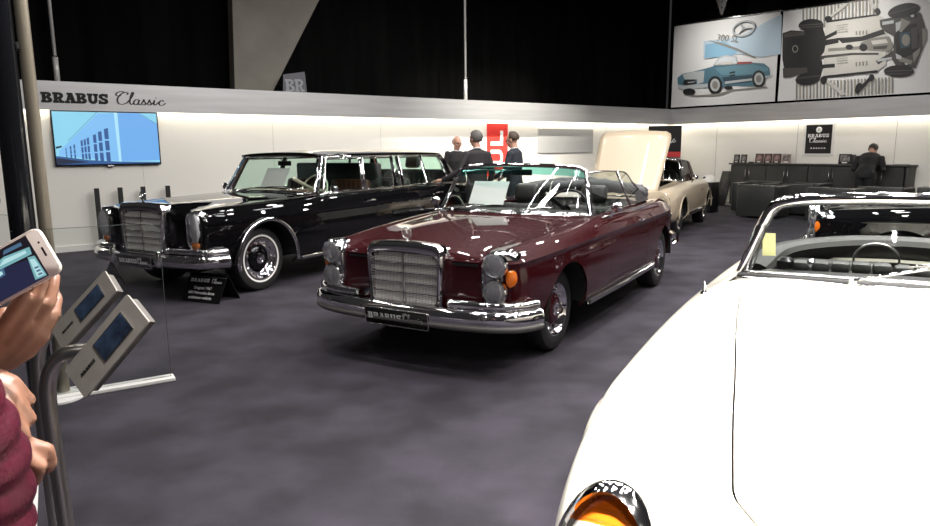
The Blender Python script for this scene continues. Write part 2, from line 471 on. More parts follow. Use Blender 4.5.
def make_wheel(root, style, loc, flip, rt, cache={}):
    """style: red / black / cream; returns the wheel part (tyre) with rim, trim ring and hub cap below it"""
    key = (style, rt)
    if key not in cache:
        s = rt / .317
        d = {}
        bm = B(); prof = [(.185, -.085), (.21, -.098), (.26, -.104), (.296, -.094), (.312, -.07), (.317, -.03), (.317, .03), (.312, .07), (.296, .094), (.26, .104), (.232, .102), (.215, .099), (.198, .094), (.185, .085)]
        mis = [0] * 13
        if style == 'black': mis[10] = 1
        for k in (-.045, -.015, .015, .045): pass
        lathe(bm, [(a * s, b * s) for a, b in prof], seg=48, mis=mis); d['tire'] = (bm, [M['rubber'], M['whitewall']])
        bm = B(); lathe(bm, [(.19 * s, -.08), (.17 * s, -.06), (.165 * s, .03), (.11 * s, .045), (.02, .05), (0, .05)], seg=36); d['rim'] = (bm, M['red_paint'] if style == 'red' else M['black_paint'] if style == 'black' else M['cream_paint'])
        bm = B(); lathe(bm, [(.205 * s, .088 * s), (.203 * s, .099 * s), (.195 * s, .1 * s), (.185 * s, .088 * s), (.172 * s, .068 * s), (.160 * s, .060 * s), (.138 * s, .064 * s), (.128 * s, .058 * s), (.120 * s, .045)], seg=48)
        for k in range(12):      # raised lugs between the slots of the trim ring
            a = 2 * PI * k / 12; box(bm, (.166 * s * math.cos(a), .066 * s, .166 * s * math.sin(a)), (.03 * s, .016, .022 * s), Matrix.Rotation(-a, 4, 'Y'), .004, 1)
        d['trim_ring'] = (bm, M['chrome'])
        bm = B(); lathe(bm, [(.122 * s, .05), (.12 * s, .072), (.105 * s, .085), (.07 * s, .092), (.05 * s, .092)], seg=40); d['hub_cap'] = (bm, {'red': M['red_paint'], 'black': M['black_paint'], 'cream': M['cream_paint']}[style])
        bm = B(); lathe(bm, [(.052 * s, .088), (.05 * s, .098), (.043 * s, .099), (.040 * s, .095), (0, .096)], seg=24); star_bm(bm, axes((0, .099, 0), (-1, 0, 0), (0, 0, 1)), .042 * s, False); d['hub_emblem'] = (bm, M['chrome'])
        cache[key] = {}
        for k, (b, m) in d.items():
            o = obj(k, b, m); cache[key][k] = o.data; bpy.data.objects.remove(o)
    src = cache[key]
    w = link('wheel', src['tire'], None, root); w.location = loc; w.rotation_euler = (0, 0, PI if flip else 0)
    for k in ('rim', 'trim_ring', 'hub_cap', 'hub_emblem'): link(k, src[k], None, w)
    return w
def bumper_path(pts): return [tuple(p) for p in spline(pts, 6)]
def mirror_y(pts): return [(x, -y, *r) for x, y, *r in pts[::-1]]
def make_grille(root, x, z0, z1, wt, wb, zt, depth, rows, meshn, lean=0.0):
    """chrome radiator shell with a fine mesh, horizontal bars and a centre bar; front plane at x"""
    def outl(wt, wb, z0, z1, r, n=6):
        o = [(-wb / 2 + .02, z0), (wb / 2 - .02, z0), (wb / 2, z0 + .02)]
        for k in range(n + 1):
            a = R(90 * k / n); o.append((wt / 2 - r + r * math.cos(a), z1 - r + r * math.sin(a)))
        c = []
        for k in range(1, 6): c.append(((wt / 2 - r) * (1 - 2 * k / 6), z1 + .012 * math.sin(PI * k / 6)))
        o += c
        for k in range(n + 1):
            a = R(90 + 90 * k / n); o.append((-wt / 2 + r + r * math.cos(a), z1 - r + r * math.sin(a)))
        o.append((-wb / 2, z0 + .02)); return o
    A = outl(wt, wb, z0 - .03, zt, .085); I = outl(wt - .075, wb - .07, z0, z1, .05)
    bm = B()
    def ring(o, x): return [bm.verts.new((x, a, b)) for a, b in o]
    mid = [((a + c) / 2, (b + d) / 2) for (a, b), (c, d) in zip(A, I)]
    def sc(o, s, dz=0):
        cz = (z0 + zt) / 2; return [(a * s, cz + (b - cz) * s + dz) for a, b in o]
    rs = [ring(sc(A, .97), x - depth), ring(A, x - .05), ring(sc(A, .995), x - .02), ring(sc(A, .97), x - .003), ring(mid, x + .004), ring(I, x - .004), ring(I, x - .045)]
    n = len(A)
    for a, b in zip(rs[:-1], rs[1:]):
        for k in range(n): bm.faces.new((a[k], a[(k + 1) % n], b[(k + 1) % n], b[k]))
    shell = obj('grille_shell', bm, M['chrome'], root, angle=40, recalc=True)
    bm = B(); prism(bm, [(a, b) for a, b in I], .01, axes((x - .05, 0, 0), (0, 1, 0), (0, 0, 1)))
    obj('grille_backing', bm, M['underbody'], shell, smooth=False)
    bm = B(); W = wb - .07; H = z1 - z0; xm = x - .03; ww = lambda z: (wb - .07 + (wt - wb) * (z - z0) / H) - (.03 if z > z1 - .04 else 0)
    nh, nvv = meshn
    for k in range(1, nh):
        z = z0 + H * k / nh; box(bm, (xm, 0, z), (.006, ww(z), .0042))
    for k in range(1, nvv):
        y = -W / 2 + W * k / nvv; zt2 = z1 - (.03 if abs(y) > W / 2 - .04 else 0); box(bm, (xm + .003, y, (z0 + zt2) / 2), (.006, .0040, zt2 - z0))
    obj('grille_mesh', bm, M['mesh_metal'], shell, smooth=False)
    for k in range(1, rows):
        z = z0 + H * k / rows; bm = B(); box(bm, (xm + .014, 0, z), (.018, ww(z), .011), None, .004, 2); obj('grille_bar', bm, M['chrome'], shell)
    bm = B(); box(bm, (xm + .016, 0, (z0 + z1) / 2), (.02, .013, H), None, .004, 2); obj('center_bar', bm, M['chrome'], shell)
    return shell
def hood_star(root, x, z, r=.038):
    bm = B(); lathe(bm, [(.022, 0), (.022, .006), (.012, .012), (.008, .02), (.006, .028), (0, .03)], axis='z', c=(x, 0, z), seg=16)
    star_bm(bm, axes((x, 0, z + .026 + r), (0, 1, 0), (0, 0, 1)), r, True, .11)
    obj('hood_emblem', bm, M['chrome'], root)
def wiper(root, p0, p1, p2, lift=.01):
    bm = B(); lathe(bm, [(.016, 0), (.016, .02), (.008, .03), (0, .03)], axis='z', c=p0, seg=12); tube(bm, [Vector(p0) + Vector((0, 0, .022)), p1], .0055, 6)
    d = (Vector(p2) - Vector(p1)); tube(bm, [Vector(p1) - d * .5, Vector(p1) + d * .5], .006, 6)
    obj('wiper', bm, M['chrome'], root)
def seat(root, name, x, y, z, w=.50, m='leather', head=True, back=.52, tilt=14, flutes=6):
    bm = B(); box(bm, (x + .02, y, z + .07), (.52, w, .16), None, .05, 3)
    o = obj(name, bm, M[m], root)
    rot = Matrix.Rotation(R(-tilt), 4, 'Y'); bm = B()
    c = Matrix.Translation((x - .24, y, z + .12)) @ rot
    box(bm, (0, 0, 0), (.13, w, back), c @ Matrix.Translation((0, 0, back / 2)), .05, 3)
    for k in range(flutes):
        yy = (k - (flutes - 1) / 2) * (w - .14) / flutes
        box(bm, (0, 0, 0), (.05, (w - .14) / flutes * .94, back - .12), c @ Matrix.Translation((.055, yy, back / 2 + .01)), .022, 2)
    obj('backrest', bm, M[m], o)
    if head:
        bm = B(); box(bm, (0, 0, 0), (.10, .27, .19), c @ Matrix.Translation((0, 0, back + .115)), .045, 3)
        for s in (-.06, .06): tube(bm, [c @ Vector((0, s, back - .02)), c @ Vector((0, s, back + .06))], .006, 6)
        obj('headrest', bm, M[m], o)
    return o
def steering_wheel(root, c, r, tilt, m, hub='black_gloss'):
    rot = Matrix.Translation(c) @ Matrix.Rotation(R(-tilt), 4, 'Y'); bm = B()
    tube(bm, [rot @ Vector((0, r * math.cos(2 * PI * k / 32), r * math.sin(2 * PI * k / 32))) for k in range(32)], .0105, 8, closed=True)
    for a in (0, 180): tube(bm, [rot @ Vector((.02, 0, 0)), rot @ Vector((0, r * math.cos(R(a)), r * math.sin(R(a))))], .012, 6, ry=.006)
    o = obj('steering_wheel', bm, M[m], root)
    bm = B(); lathe(bm, [(.05, .03), (.05, -.01), (.035, -.02), (0, -.022)], axis='x', seg=20, mat4=rot)
    tube(bm, [rot @ Vector((.03, 0, 0)), rot @ Vector((.4, 0, 0))], .022, 8); obj('steering_column', bm, M[hub], o)
def plate(root, c, w, h, m='plate_black', tilt=6, writing=True, nrm=1):
    m4 = Matrix.Translation(c) @ Matrix.Rotation(R(tilt), 4, 'Y') @ axes((0, 0, 0), (0, nrm, 0), (0, 0, 1))
    bm = B(); prism(bm, rrect(w, h, .012), .012, m4 @ Matrix.Translation((0, 0, -.012)), 0)
    P = [m4 @ Vector((a, b, .001)) for a, b in rrect(w + .004, h + .004, .012)]; tube(bm, P, .004, 6, closed=True, mi=1)
    o = obj('licence_plate', bm, [M[m], M['satin_chrome']], root)
    if writing:
        bm = B(); H = h * .38; slab_word(bm, 'BRABUS', m4 @ Matrix.Translation((-w * .455, -H * .45, .0005)), H, .0015, 1.13, 0, .97)
        obj('plate_lettering', bm, M['white_print'], o, smooth=False)
        bm = B(); script_word(bm, m4 @ Matrix.Translation((w * .115, -H * .50, .0005)), H * 1.25, .115, .0015)
        obj('plate_script', bm, M['white_print'], o, smooth=False)
    return o
def well(root, x, z, r, y0, y1):
    """dark inner wheel arches, one each side"""
    for s in (1, -1):
        bm = B(); lathe(bm, [(r, s * y0), (r, s * y1), (0, s * y1)], axis='y', c=(x, 0, z), seg=14, ang=PI); obj('wheel_well', bm, M['underbody'], root)
# ------------------------------------------------------------------ the maroon open car (also the pattern of the dark car at the right)
def make_w111(root, top_down=True):
    N = .76; T = -3.80
    crY = [(N, .69), (.5, .71), (0, .725), (-.75, .735), (-2.6, .72), (-3.4, .645), (T, .565)]
    crZ = [(N, .815), (.70, .832), (.5, .852), (.3, .868), (0, .888), (-.75, .925), (-1.8, .935), (-2.6, .93), (-3.3, .912), (-3.7, .885), (T, .86)]
    sY = [(N, .79), (.70, .812), (.5, .855), (0, .897), (-.75, .912), (-2, .914), (-2.75, .895), (-3.4, .80), (-3.7, .70), (T, .65)]
    F = [(const(0), [(N, .80), (.7, .822), (.5, .862), (.3, .892), (0, .918), (-.4, .938), (-.75, .948), (-2.6, .955), (-3.0, .945), (-3.4, .915), (-3.7, .87), (T, .83)]),
         ([(N, .30), (T, .30)], [(N, .796), (.7, .818), (.5, .857), (.3, .888), (0, .914), (-.4, .934), (-.75, .945), (-2.6, .951), (-3.0, .94), (-3.4, .91), (-3.7, .866), (T, .826)]),
         ([(N, .54), (-.7, .60), (-2.6, .58), (T, .45)], [(N, .782), (.7, .802), (.5, .836), (.3, .864), (0, .889), (-.4, .912), (-.75, .93), (-2.6, .935), (-3.4, .90), (T, .82)]),
         (sh(crY, -.06), sh(crZ, -.004)), (crY, crZ),
         ([(N, .755), (.5, .79), (0, .835), (-.75, .85), (-2.6, .835), (-3.4, .735), (T, .615)], sh(crZ, -.03)),
         (sY, [(N, .765), (0, .80), (-1, .812), (-2.6, .818), (T, .80)]),
         (sh(sY, -.007), [(N, .742), (0, .778), (-1, .79), (-2.6, .797), (T, .78)]),
         (sh(sY, .002), [(N, .60), (T, .62)]), (sh(sY, -.012), [(N, .46), (.4, .42), (-3, .42), (T, .48)]),
         (sh(sY, -.04), [(N, .40), (.4, .33), (0, .31), (-2.8, .31), (-3.3, .36), (T, .42)]),
         (sh(sY, -.09), [(N, .37), (.4, .29), (0, .265), (-2.8, .265), (-3.3, .32), (T, .39)])]
    xs = list(np.concatenate([[N, N - .012, N - .03, N - .05], np.arange(N - .075, T + .06, -.025), [T + .05, T + .03, T + .012, T]]))
    def shape(X, Y, Z, vv):
        w = np.clip((X - (N - .05)) / .05, 0, 1); r = .03 * (1 - np.sqrt(np.clip(1 - w * w, 0, 1)))
        Y -= r * (vv[None, :] > 4) * np.clip((vv[None, :] - 4) / 2, 0, 1); Z -= r * .7 * np.clip(1 - (vv[None, :] - 4) / 2, 0, 1)
        return X, Y, Z
    XC, XR = -.78, -2.62
    def part(x, y, z, v, side):
        if v < 3.6 and XR < x < XC: return None
        if v < 2 and x > -.66 and x < N - .03: return 'hood'
        if v < 2 and XR - .12 > x > T + .05: return 'trunk_lid'
        if 3.6 < v < 9.4 and -.88 > x > -2.02: return ('door', side)
        return 'body'
    P = car_body(root, F, xs, [5, 4, 3, 4, 4, 5, 3, 5, 5, 3, 3], (6, 7), [(0, .315, .365), (-2.75, .315, .35)], 4.6, part,
                 {'body': M['red_paint'], 'hood': M['red_paint'], 'trunk_lid': M['red_paint'], 'door': M['red_paint']}, kout=6, nose_bulge=.01, tail_bulge=.06, shape=shape)
    # under side, wheel arches
    bm = B(); box(bm, (-1.4, 0, .34), (4.1, 1.22, .16), None, .03, 1); obj('underbody', bm, M['underbody'], root)
    for x in (0, -2.75): well(root, x, .315, .37, .88, .60)
    for x in (0, -2.75):
        for s in (1, -1): make_wheel(root, 'red', (x, s * (.69 if x == 0 else .745), .315), s < 0, .315)
    # sills with a bright strip
    for s in (1, -1):
        bm = B(); sweep(bm, [(-.42, s * .888, .30), (-1.4, s * .898, .30), (-2.38, s * .888, .30)], [(-.012, -.02), (.012, -.02), (.012, .018), (-.012, .018)]); obj('sill_strip', bm, M['satin_chrome'], root)
    # grille, star, plate
    make_grille(root, .855, .455, .80, .64, .60, .872, .11, 5, (30, 44))
    hood_star(root, .80, .872)
    plate(root, (.945, -.005, .362), .52, .115)
    # front bumper: blade with a grey strip below, and the bright upper bar
    half = [(.915, 0, 0), (.91, .35, 0), (.875, .62, 0), (.80, .80, 0), (.70, .885, 0), (.60, .925, 0)]
    path = bumper_path(mirror_y(half[1:]) + half)
    prof = [(-.05, -.055), (.0, -.062), (.022, -.045), (.03, -.01), (.026, .025), (.008, .05), (-.02, .056), (-.05, .045)]
    bm = B(); sweep(bm, [(x, y, .41) for x, y, _ in path], prof); bp = obj('front_bumper', bm, M['chrome'], root, angle=50)
    bm = B(); sweep(bm, [(x, y, .41) for x, y, _ in path], [(-.03, -.085), (.012, -.085), (.03, -.07), (.032, -.05), (.022, -.042), (-.03, -.052)]); obj('bumper_strip', bm, M['grey_trim'], bp, angle=50)
    up = [(.86, .37, 0), (.835, .62, 0), (.77, .775, 0), (.69, .86, 0), (.60, .895, 0)]
    for s in (1, -1):
        q = bumper_path(up if s > 0 else mirror_y(up)); bm = B()
        sweep(bm, [(x, y, .492) for x, y, _ in q], [(-.09, -.03), (.015, -.03), (.028, -.012), (.025, .012), (.005, .026), (-.09, .026)]); obj('bumper_upper_bar', bm, M['chrome'], root, angle=50)
    # head lamps
    for s in (1, -1):
        bm = B(); yc, zc = s * .69, .665
        o = rrect(.225, .355, .10, 8); k = []
        f = lambda t, x: [(x, yc + s * a * t, zc + b * t) for a, b in o]
        rings = [[bm.verts.new((x - max(0, (s * y - .715)) * 1.1, y, z)) for x, y, z in f(t, xx)] for t, xx in ((1.02, .66), (1.03, .77), (1.0, .79), (.94, .798), (.9, .785), (.5, .78), (.02, .78))]
        for a, b in zip(rings[:-1], rings[1:]):
            for i in range(len(a)): bm.faces.new((a[i], a[(i + 1) % len(a)], b[(i + 1) % len(a)], b[i]))
        hl = obj('headlight', bm, M['chrome'], root, recalc=True)
        for zz in (.757, .577):
            y0 = s * .68
            bm = B(); lathe(bm, [(.088, .775), (.088, .803), (.082, .81), (.076, .806), (.062, .786), (.035, .768), (0, .76)], axis='x', c=(0, y0, zz), seg=32, mis=[0, 0, 0, 1, 1, 1]); lp = obj('lamp', bm, [M['chrome'], M['reflector']], hl)
            bm = B(); lathe(bm, [(.078, .806), (.07, .82), (.045, .831), (.02, .835), (0, .836)], axis='x', c=(0, y0, zz), seg=32)
            obj('lamp_glass', bm, M['fluted'], hl)
        bm = B(); sphere(bm, (.728, s * .770, .668), (.044, .032, .074), 20, 12, Euler((0, 0, s * -.5))); obj('turn_signal', bm, M['amber'], hl)
        bm = B(); sphere(bm, (.785, s * .590, .655), (.014, .016, .055), 12, 8); obj('parking_lamp', bm, M['lamp_glass'], hl)
    # dark intake slots in the front panel
    for s in (1, -1):
        bm = B(); box(bm, (.765, s * .445, .742), (.02, .19, .022), None, .006, 1); obj('air_slot', bm, M['underbody'], root)
        bm = B(); box(bm, (.768, s * .445, .762), (.02, .2, .01), None, .004, 1); obj('slot_trim', bm, M['red_paint'], root)
    # windshield
    base = spline([(-.84, -.74, .935), (-.74, -.55, .948), (-.67, -.25, .955), (-.65, 0, .957), (-.67, .25, .955), (-.74, .55, .948), (-.84, .74, .935)], 4)
    top = spline([(-1.01, -.625, 1.30), (-.98, -.54, 1.335), (-.965, -.25, 1.35), (-.96, 0, 1.353), (-.965, .25, 1.35), (-.98, .54, 1.335), (-1.01, .625, 1.30)], 4)
    bm = B(); loop = base + top[::-1]; tube(bm, loop, .019, 8, closed=True); fr = obj('windshield_frame', bm, M['chrome'], root)
    bm = B(); ruled(bm, base, top, 8); gl = obj('windshield', bm, M['glass'], root)
    bm = B(); tint = [Vector(b).lerp(Vector(t), .80) + Vector((.006, 0, .002)) for b, t in zip(base, top)]; ruled(bm, tint, [Vector(t) + Vector((.006, 0, .002)) for t in top], 3); obj('tint_band', bm, M['ws_tint'], gl)
    bm = B(); box(bm, (-1.05, 0, 1.285), (.02, .20, .055), None, .008, 2); tube(bm, [(-1.04, 0, 1.30), (-.99, 0, 1.345)], .006, 6); obj('rear_view_mirror', bm, M['black_gloss'], fr)
    bm = B(); cow = spline([(-.80, -.66, .945), (-.68, -.3, .958), (-.66, 0, .961), (-.68, .3, .958), (-.80, .66, .945)], 4)
    for k in range(3): tube(bm, [(x + .035 + .035 * k, y, z - .002 - .002 * k) for x, y, z in cow], .007, 6)
    obj('cowl_vent', bm, M['chrome'], root)
    for y in (-.50, .10): wiper(root, (-.63, y, .948), (-.70, y + .24, 1.0), (-.675, y + .02, .985))
    bm = B(); tube(bm, [(-.70, .39, .965), (-1.0, .335, 1.335)], .006, 6); obj('windshield_stay', bm, M['satin_chrome'], fr)
    # cabin
    bm = B()
    box(bm, (-1.7, 0, .42), (1.9, 1.5, .06)); 
    for s in (1, -1): box(bm, (-1.7, s * .755, .66), (1.86, .04, .46), None, .01, 1)
    box(bm, (-2.64, 0, .66), (.05, 1.45, .5)); box(bm, (-.80, 0, .66), (.05, 1.4, .5)); obj('cabin_lining', bm, M['dark_vinyl'], root)
    bm = B(); sweep(bm, [(x - .03, y * .97, z) for x, y, z in base], [(-.24, -.12), (.0, -.08), (.02, -.02), (-.03, .008), (-.15, .022), (-.24, .0)]); obj('dashboard', bm, M['leather'], root)
    for s in (1, -1): seat(root, 'front_seat', -1.60, s * .37, .44, .54, back=.38)
    seat(root, 'rear_seat', -2.32, 0, .46, 1.15, head=False, back=.38, flutes=12)
    steering_wheel(root, (-1.22, .37, .93), .205, 22, 'black_gloss')
    # door windows raised, quarter windows behind them
    for s in (1, -1):
        bm = B(); o = [(-.98, s * .735, .93), (-1.90, s * .755, .945), (-1.86, s * .62, 1.275), (-1.06, s * .635, 1.285)]
        ruled(bm, [o[0], o[1]], [o[3], o[2]], 6); g = obj('door_window', bm, M['side_glass'], root)
        bm = B(); tube(bm, [o[1], o[2], Vector(o[2]).lerp(Vector(o[3]), .5) + Vector((0, 0, .01)), o[3]], .008, 6); obj('window_frame', bm, M['satin_chrome'], g)
        bm = B(); q = [(-1.93, s * .755, .945), (-2.58, s * .745, .955), (-2.46, s * .65, 1.08), (-2.22, s * .615, 1.24), (-1.89, s * .62, 1.275)]
        f = [bm.verts.new(p) for p in q]; bm.faces.new(f); g = obj('quarter_window', bm, M['side_glass'], root)
        bm = B(); tube(bm, spline(q[1:], 4), .008, 6); tube(bm, [q[0], q[4]], .007, 6); obj('window_frame', bm, M['satin_chrome'], g)
        bm = B(); box(bm, (-1.78, s * .925, .825), (.17, .022, .022), None, .008, 2); box(bm, (-1.71, s * .915, .825), (.03, .03, .03), None, .008, 2); obj('door_handle', bm, M['chrome'], P[('door', s)])
        bm = B(); tube(bm, [(-1.0, s * .86, .92), (-1.0, s * .895, .985)], .010, 8); sphere(bm, (-1.0, s * .91, 1.005), (.028, .055, .04), 16, 10); obj('side_mirror', bm, M['chrome'], P[('door', s)])
        bm = B(); tube(bm, spline([(-.86, s * .83, .925), (-1.8, s * .845, .938), (-2.6, s * .79, .945)], 6), .008, 6); obj('belt_trim', bm, M['satin_chrome'], root)
    # hood of the roof folded behind the seats
    bm = B(); lp = spline([(-2.62, -.66, .97), (-2.52, -.62, 1.06), (-2.55, 0, 1.10), (-2.52, .62, 1.06), (-2.62, .66, .97)], 8)
    for k, (dx, dz, r) in enumerate(((0, 0, .055), (-.10, .01, .06), (-.2, -.015, .06), (-.29, -.035, .05))): tube(bm, [(x + dx, y * (1 - .03 * k), z + dz + .012 * math.sin(5 * y + k * 2)) for x, y, z in lp], [r * (1 + .12 * math.sin(3 * i + k)) for i in range(len(lp))], 10)
    obj('folded_roof', bm, M['soft_top'], root)
    # tail
    half = [(-3.93, 0, 0), (-3.92, .4, 0), (-3.86, .62, 0), (-3.72, .75, 0), (-3.45, .86, 0)]
    pr = bumper_path(half[::-1] + mirror_y(half[1:])[::1] if False else [p for p in half[::-1]] + [(x, -y, 0) for x, y, _ in half[1:]])
    bm = B(); sweep(bm, [(x, y, .45) for x, y, _ in pr], prof); obj('rear_bumper', bm, M['chrome'], root, angle=50)
    for s in (1, -1):
        bm = B(); sphere(bm, (-3.80, s * .55, .70), (.05, .075, .11), 16, 10); o = obj('tail_light', bm, M['red_lens'], root)
        bm = B(); box(bm, (-3.95, s * .5, .47), (.05, .05, .15), None, .02, 2); obj('overrider', bm, M['chrome'], root)
    return P
RED = thing('car', 'glossy maroon open-top classic car in the centre with black leather seats', 'car', (.001, 5.345, 0), -2.096)
make_w111(RED)
# ------------------------------------------------------------------ the long black limousine
def make_w100(root):
    N = .73; T = -5.28
    crY = [(N, .70), (.5, .735), (0, .76), (-.9, .775), (-3.9, .775), (-4.6, .71), (T, .60)]
    crZ = [(N, .90), (.66, .918), (.5, .935), (.2, .948), (-.4, .962), (-1, .972), (-3.9, .972), (-4.6, .95), (T, .86)]
    sY = [(N, .81), (.66, .84), (.5, .89), (0, .945), (-.9, .962), (-3.9, .955), (-4.6, .86), (T, .70)]
    F = [(const(0), [(N, .955), (.5, .978), (0, .992), (-.5, 1.0), (-.9, 1.0), (-4.5, .985), (-5, .93), (T, .87)]),
         ([(N, .30), (T, .30)], [(N, .948), (.5, .973), (0, .988), (-.5, .997), (-.9, .996), (-4.5, .98), (-5, .925), (T, .865)]),
         ([(N, .50), (-.8, .63), (T, .5)], [(N, .905), (.5, .94), (0, .958), (-.5, .972), (-.9, .978), (-4.5, .965), (-5, .91), (T, .855)]),
         (sh(crY, -.07), sh(crZ, -.002)), (crY, crZ),
         ([(N, .775), (.5, .83), (0, .875), (-.9, .89), (-3.9, .885), (-4.6, .80), (T, .66)], sh(crZ, -.035)),
         (sY, [(N, .81), (0, .83), (-1, .835), (-4, .835), (T, .80)]), (sh(sY, -.008), [(N, .785), (0, .805), (-1, .81), (-4, .81), (T, .775)]),
         (sh(sY, .006), [(N, .62), (T, .62)]), (sh(sY, -.01), [(N, .5), (.4, .44), (-4.4, .44), (T, .5)]),
         (sh(sY, -.04), [(N, .44), (.5, .36), (0, .31), (-4, .31), (-4.8, .38), (T, .44)]), (sh(sY, -.10), [(N, .40), (.5, .31), (0, .26), (-4, .26), (-4.8, .34), (T, .41)])]
    xs = list(np.concatenate([[N, N - .012, N - .03, N - .05], np.arange(N - .075, T + .06, -.028), [T + .05, T + .03, T + .012, T]]))
    def shape(X, Y, Z, vv):
        w = np.clip((X - (N - .05)) / .05, 0, 1); r = .03 * (1 - np.sqrt(np.clip(1 - w * w, 0, 1)))
        Y -= r * (vv[None, :] > 4) * np.clip((vv[None, :] - 4) / 2, 0, 1); Z -= r * .7 * np.clip(1 - (vv[None, :] - 4) / 2, 0, 1)
        return X, Y, Z
    def part(x, y, z, v, side):
        if v < 3.7 and -4.5 < x < -.92: return None
        if v < 2 and x > -.8 and x < N - .03: return 'hood'
        if v < 2 and T + .1 < x < -4.6: return 'trunk_lid'
        if 3.6 < v < 9.4:
            if -.95 > x > -1.93: return ('front_door', side)
            if -2.74 > x > -3.62: return ('rear_door', side)
        return 'body'
    bp = M['black_paint']
    P = car_body(root, F, xs, [5, 4, 3, 4, 4, 5, 3, 5, 5, 3, 3], (6, 7), [(0, .35, .425), (-3.9, .35, .40)], 4.6, part,
                 {k: bp for k in ('body', 'hood', 'trunk_lid', 'front_door', 'rear_door')}, kout=6, nose_bulge=.01, tail_bulge=.06, shape=shape)
    bm = B(); box(bm, (-2.1, 0, .36), (5.6, 1.2, .16), None, .03, 1); obj('underbody', bm, M['underbody'], root)
    for x in (0, -3.9):
        well(root, x, .35, .43, .93, .58)
        for s in (1, -1):
            make_wheel(root, 'black', (x, s * .705, .352), s < 0, .352)
            bm = B(); a = [(x + .432 * math.cos(R(t)), s * (.948 if x == 0 else .945), .35 + .432 * math.sin(R(t))) for t in range(-8, 189, 7)]
            tube(bm, a, .016, 8, up=(0, s, 0), ry=.022); obj('wheel_arch_trim', bm, M['chrome'], root)
    for s in (1, -1):
        bm = B(); sweep(bm, [(-.5, s * .93, .30), (-2, s * .945, .30), (-3.45, s * .935, .30)], [(-.012, -.018), (.012, -.018), (.012, .018), (-.012, .018)]); obj('sill_strip', bm, M['chrome'], root)
    make_grille(root, .825, .50, .90, .70, .64, .985, .13, 6, (36, 44))
    hood_star(root, .775, .985, .045)
    plate(root, (.935, .0, .40), .52, .115)
    half = [(.89, 0, 0), (.885, .35, 0), (.855, .62, 0), (.79, .82, 0), (.68, .925, 0), (.565, .965, 0)]
    path = bumper_path(mirror_y(half[1:]) + half)
    prof = [(-.05, -.065), (.0, -.07), (.025, -.05), (.033, -.01), (.028, .03), (.008, .055), (-.02, .06), (-.05, .05)]
    bm = B(); sweep(bm, [(x, y, .425) for x, y, _ in path], prof); fb = obj('front_bumper', bm, M['chrome'], root, angle=50)
    up = [(.83, .40, 0), (.80, .66, 0), (.745, .83, 0), (.66, .91, 0), (.565, .945, 0)]
    for s in (1, -1):
        q = bumper_path(up if s > 0 else mirror_y(up)); bm = B()
        sweep(bm, [(x, y, .515) for x, y, _ in q], [(-.09, -.03), (.015, -.03), (.03, -.012), (.027, .014), (.005, .03), (-.09, .03)]); obj('bumper_upper_bar', bm, M['chrome'], root, angle=50)
        bm = B(); box(bm, (.915, s * .36, .44), (.06, .055, .17), None, .022, 3); obj('overrider', bm, M['chrome'], fb)
    for s in (1, -1):
        yc, zc = s * .70, .722; bm = B(); o = rrect(.20, .385, .095, 8)
        f = lambda t, x: [(x, yc + s * a * t, zc + b * t) for a, b in o]
        rings = [[bm.verts.new((x - max(0, (s * y - .72)) * .9, y, z)) for x, y, z in f(t, xx)] for t, xx in ((1.02, .60), (1.04, .73), (1.0, .76), (.92, .766), (.88, .75), (.5, .72), (.02, .715))]
        for a, b in zip(rings[:-1], rings[1:]):
            for i in range(len(a)): bm.faces.new((a[i], a[(i + 1) % len(a)], b[(i + 1) % len(a)], b[i]))
        hl = obj('headlight', bm, M['chrome'], root, recalc=True)
        for zz, rr in ((.822, .068), (.70, .062)):
            bm = B(); lathe(bm, [(rr, .73), (rr, .752), (rr * .9, .756), (rr * .5, .73), (0, .722)], axis='x', c=(0, yc, zz), seg=28); obj('lamp', bm, M['reflector'], hl)
        bm = B(); sphere(bm, (.742, yc, .580), (.026, .058, .034), 18, 12); obj('turn_signal', bm, M['amber_dark'], hl)
        bm = B(); sphere(bm, (.742, yc, zc + .022), (.035, .088, .152), 20, 14, Euler((0, 0, -s * .35))); obj('lamp_glass', bm, M['frosted'], hl)
        bm = B(); sphere(bm, (.42, s * .86, .90), (.045, .022, .022), 14, 8); obj('parking_lamp', bm, M['chrome'], root)
    # greenhouse
    base = spline([(-.97, -.745, .985), (-.90, -.55, 1.0), (-.87, 0, 1.005), (-.90, .55, 1.0), (-.97, .745, .985)], 6)
    top = spline([(-1.235, -.63, 1.402), (-1.19, -.5, 1.423), (-1.16, 0, 1.432), (-1.19, .5, 1.423), (-1.235, .63, 1.402)], 6)
    bm = B(); tube(bm, base + top[::-1], .017, 8, closed=True); fr = obj('windshield_frame', bm, M['chrome'], root)
    bm = B(); ruled(bm, base, top, 6); obj('windshield', bm, M['glass'], root)
    bm = B(); n = 26; xsr = [-1.19 - (4.08 - 1.19) * k / n for k in range(n + 1)]; rows = []
    for k, x in enumerate(xsr):
        ye = .655 - .02 * (k / n) ** 4; ze = 1.410 - .004 * (k / n); row = []; cr = .062 * min(1, .45 + 3 * k / n) * (1 if k < n - 4 else 1 - .1 * (k - n + 4))
        for j in range(21):
            t = -1 + j / 10; e = abs(t) ** 2.6
            row.append(bm.verts.new((x + .05 * (1 - t * t) * (1 if k == 0 else .0), ye * t, ze + cr * (1 - e))))
        rows.append(row)
    for a, b in zip(rows[:-1], rows[1:]):
        for j in range(20): bm.faces.new((a[j], b[j], b[j + 1], a[j + 1]))
    roof = obj('roof', bm, bp, root); md = roof.modifiers.new('t', 'SOLIDIFY'); md.thickness = .03; md.offset = -1
    rb = spline([(-4.32, -.70, .985), (-4.52, -.5, .99), (-4.60, 0, .995), (-4.52, .5, .99), (-4.32, .70, .985)], 5)
    rt = spline([(-4.02, -.60, 1.40), (-4.07, -.45, 1.432), (-4.09, 0, 1.446), (-4.07, .45, 1.432), (-4.02, .60, 1.40)], 5)
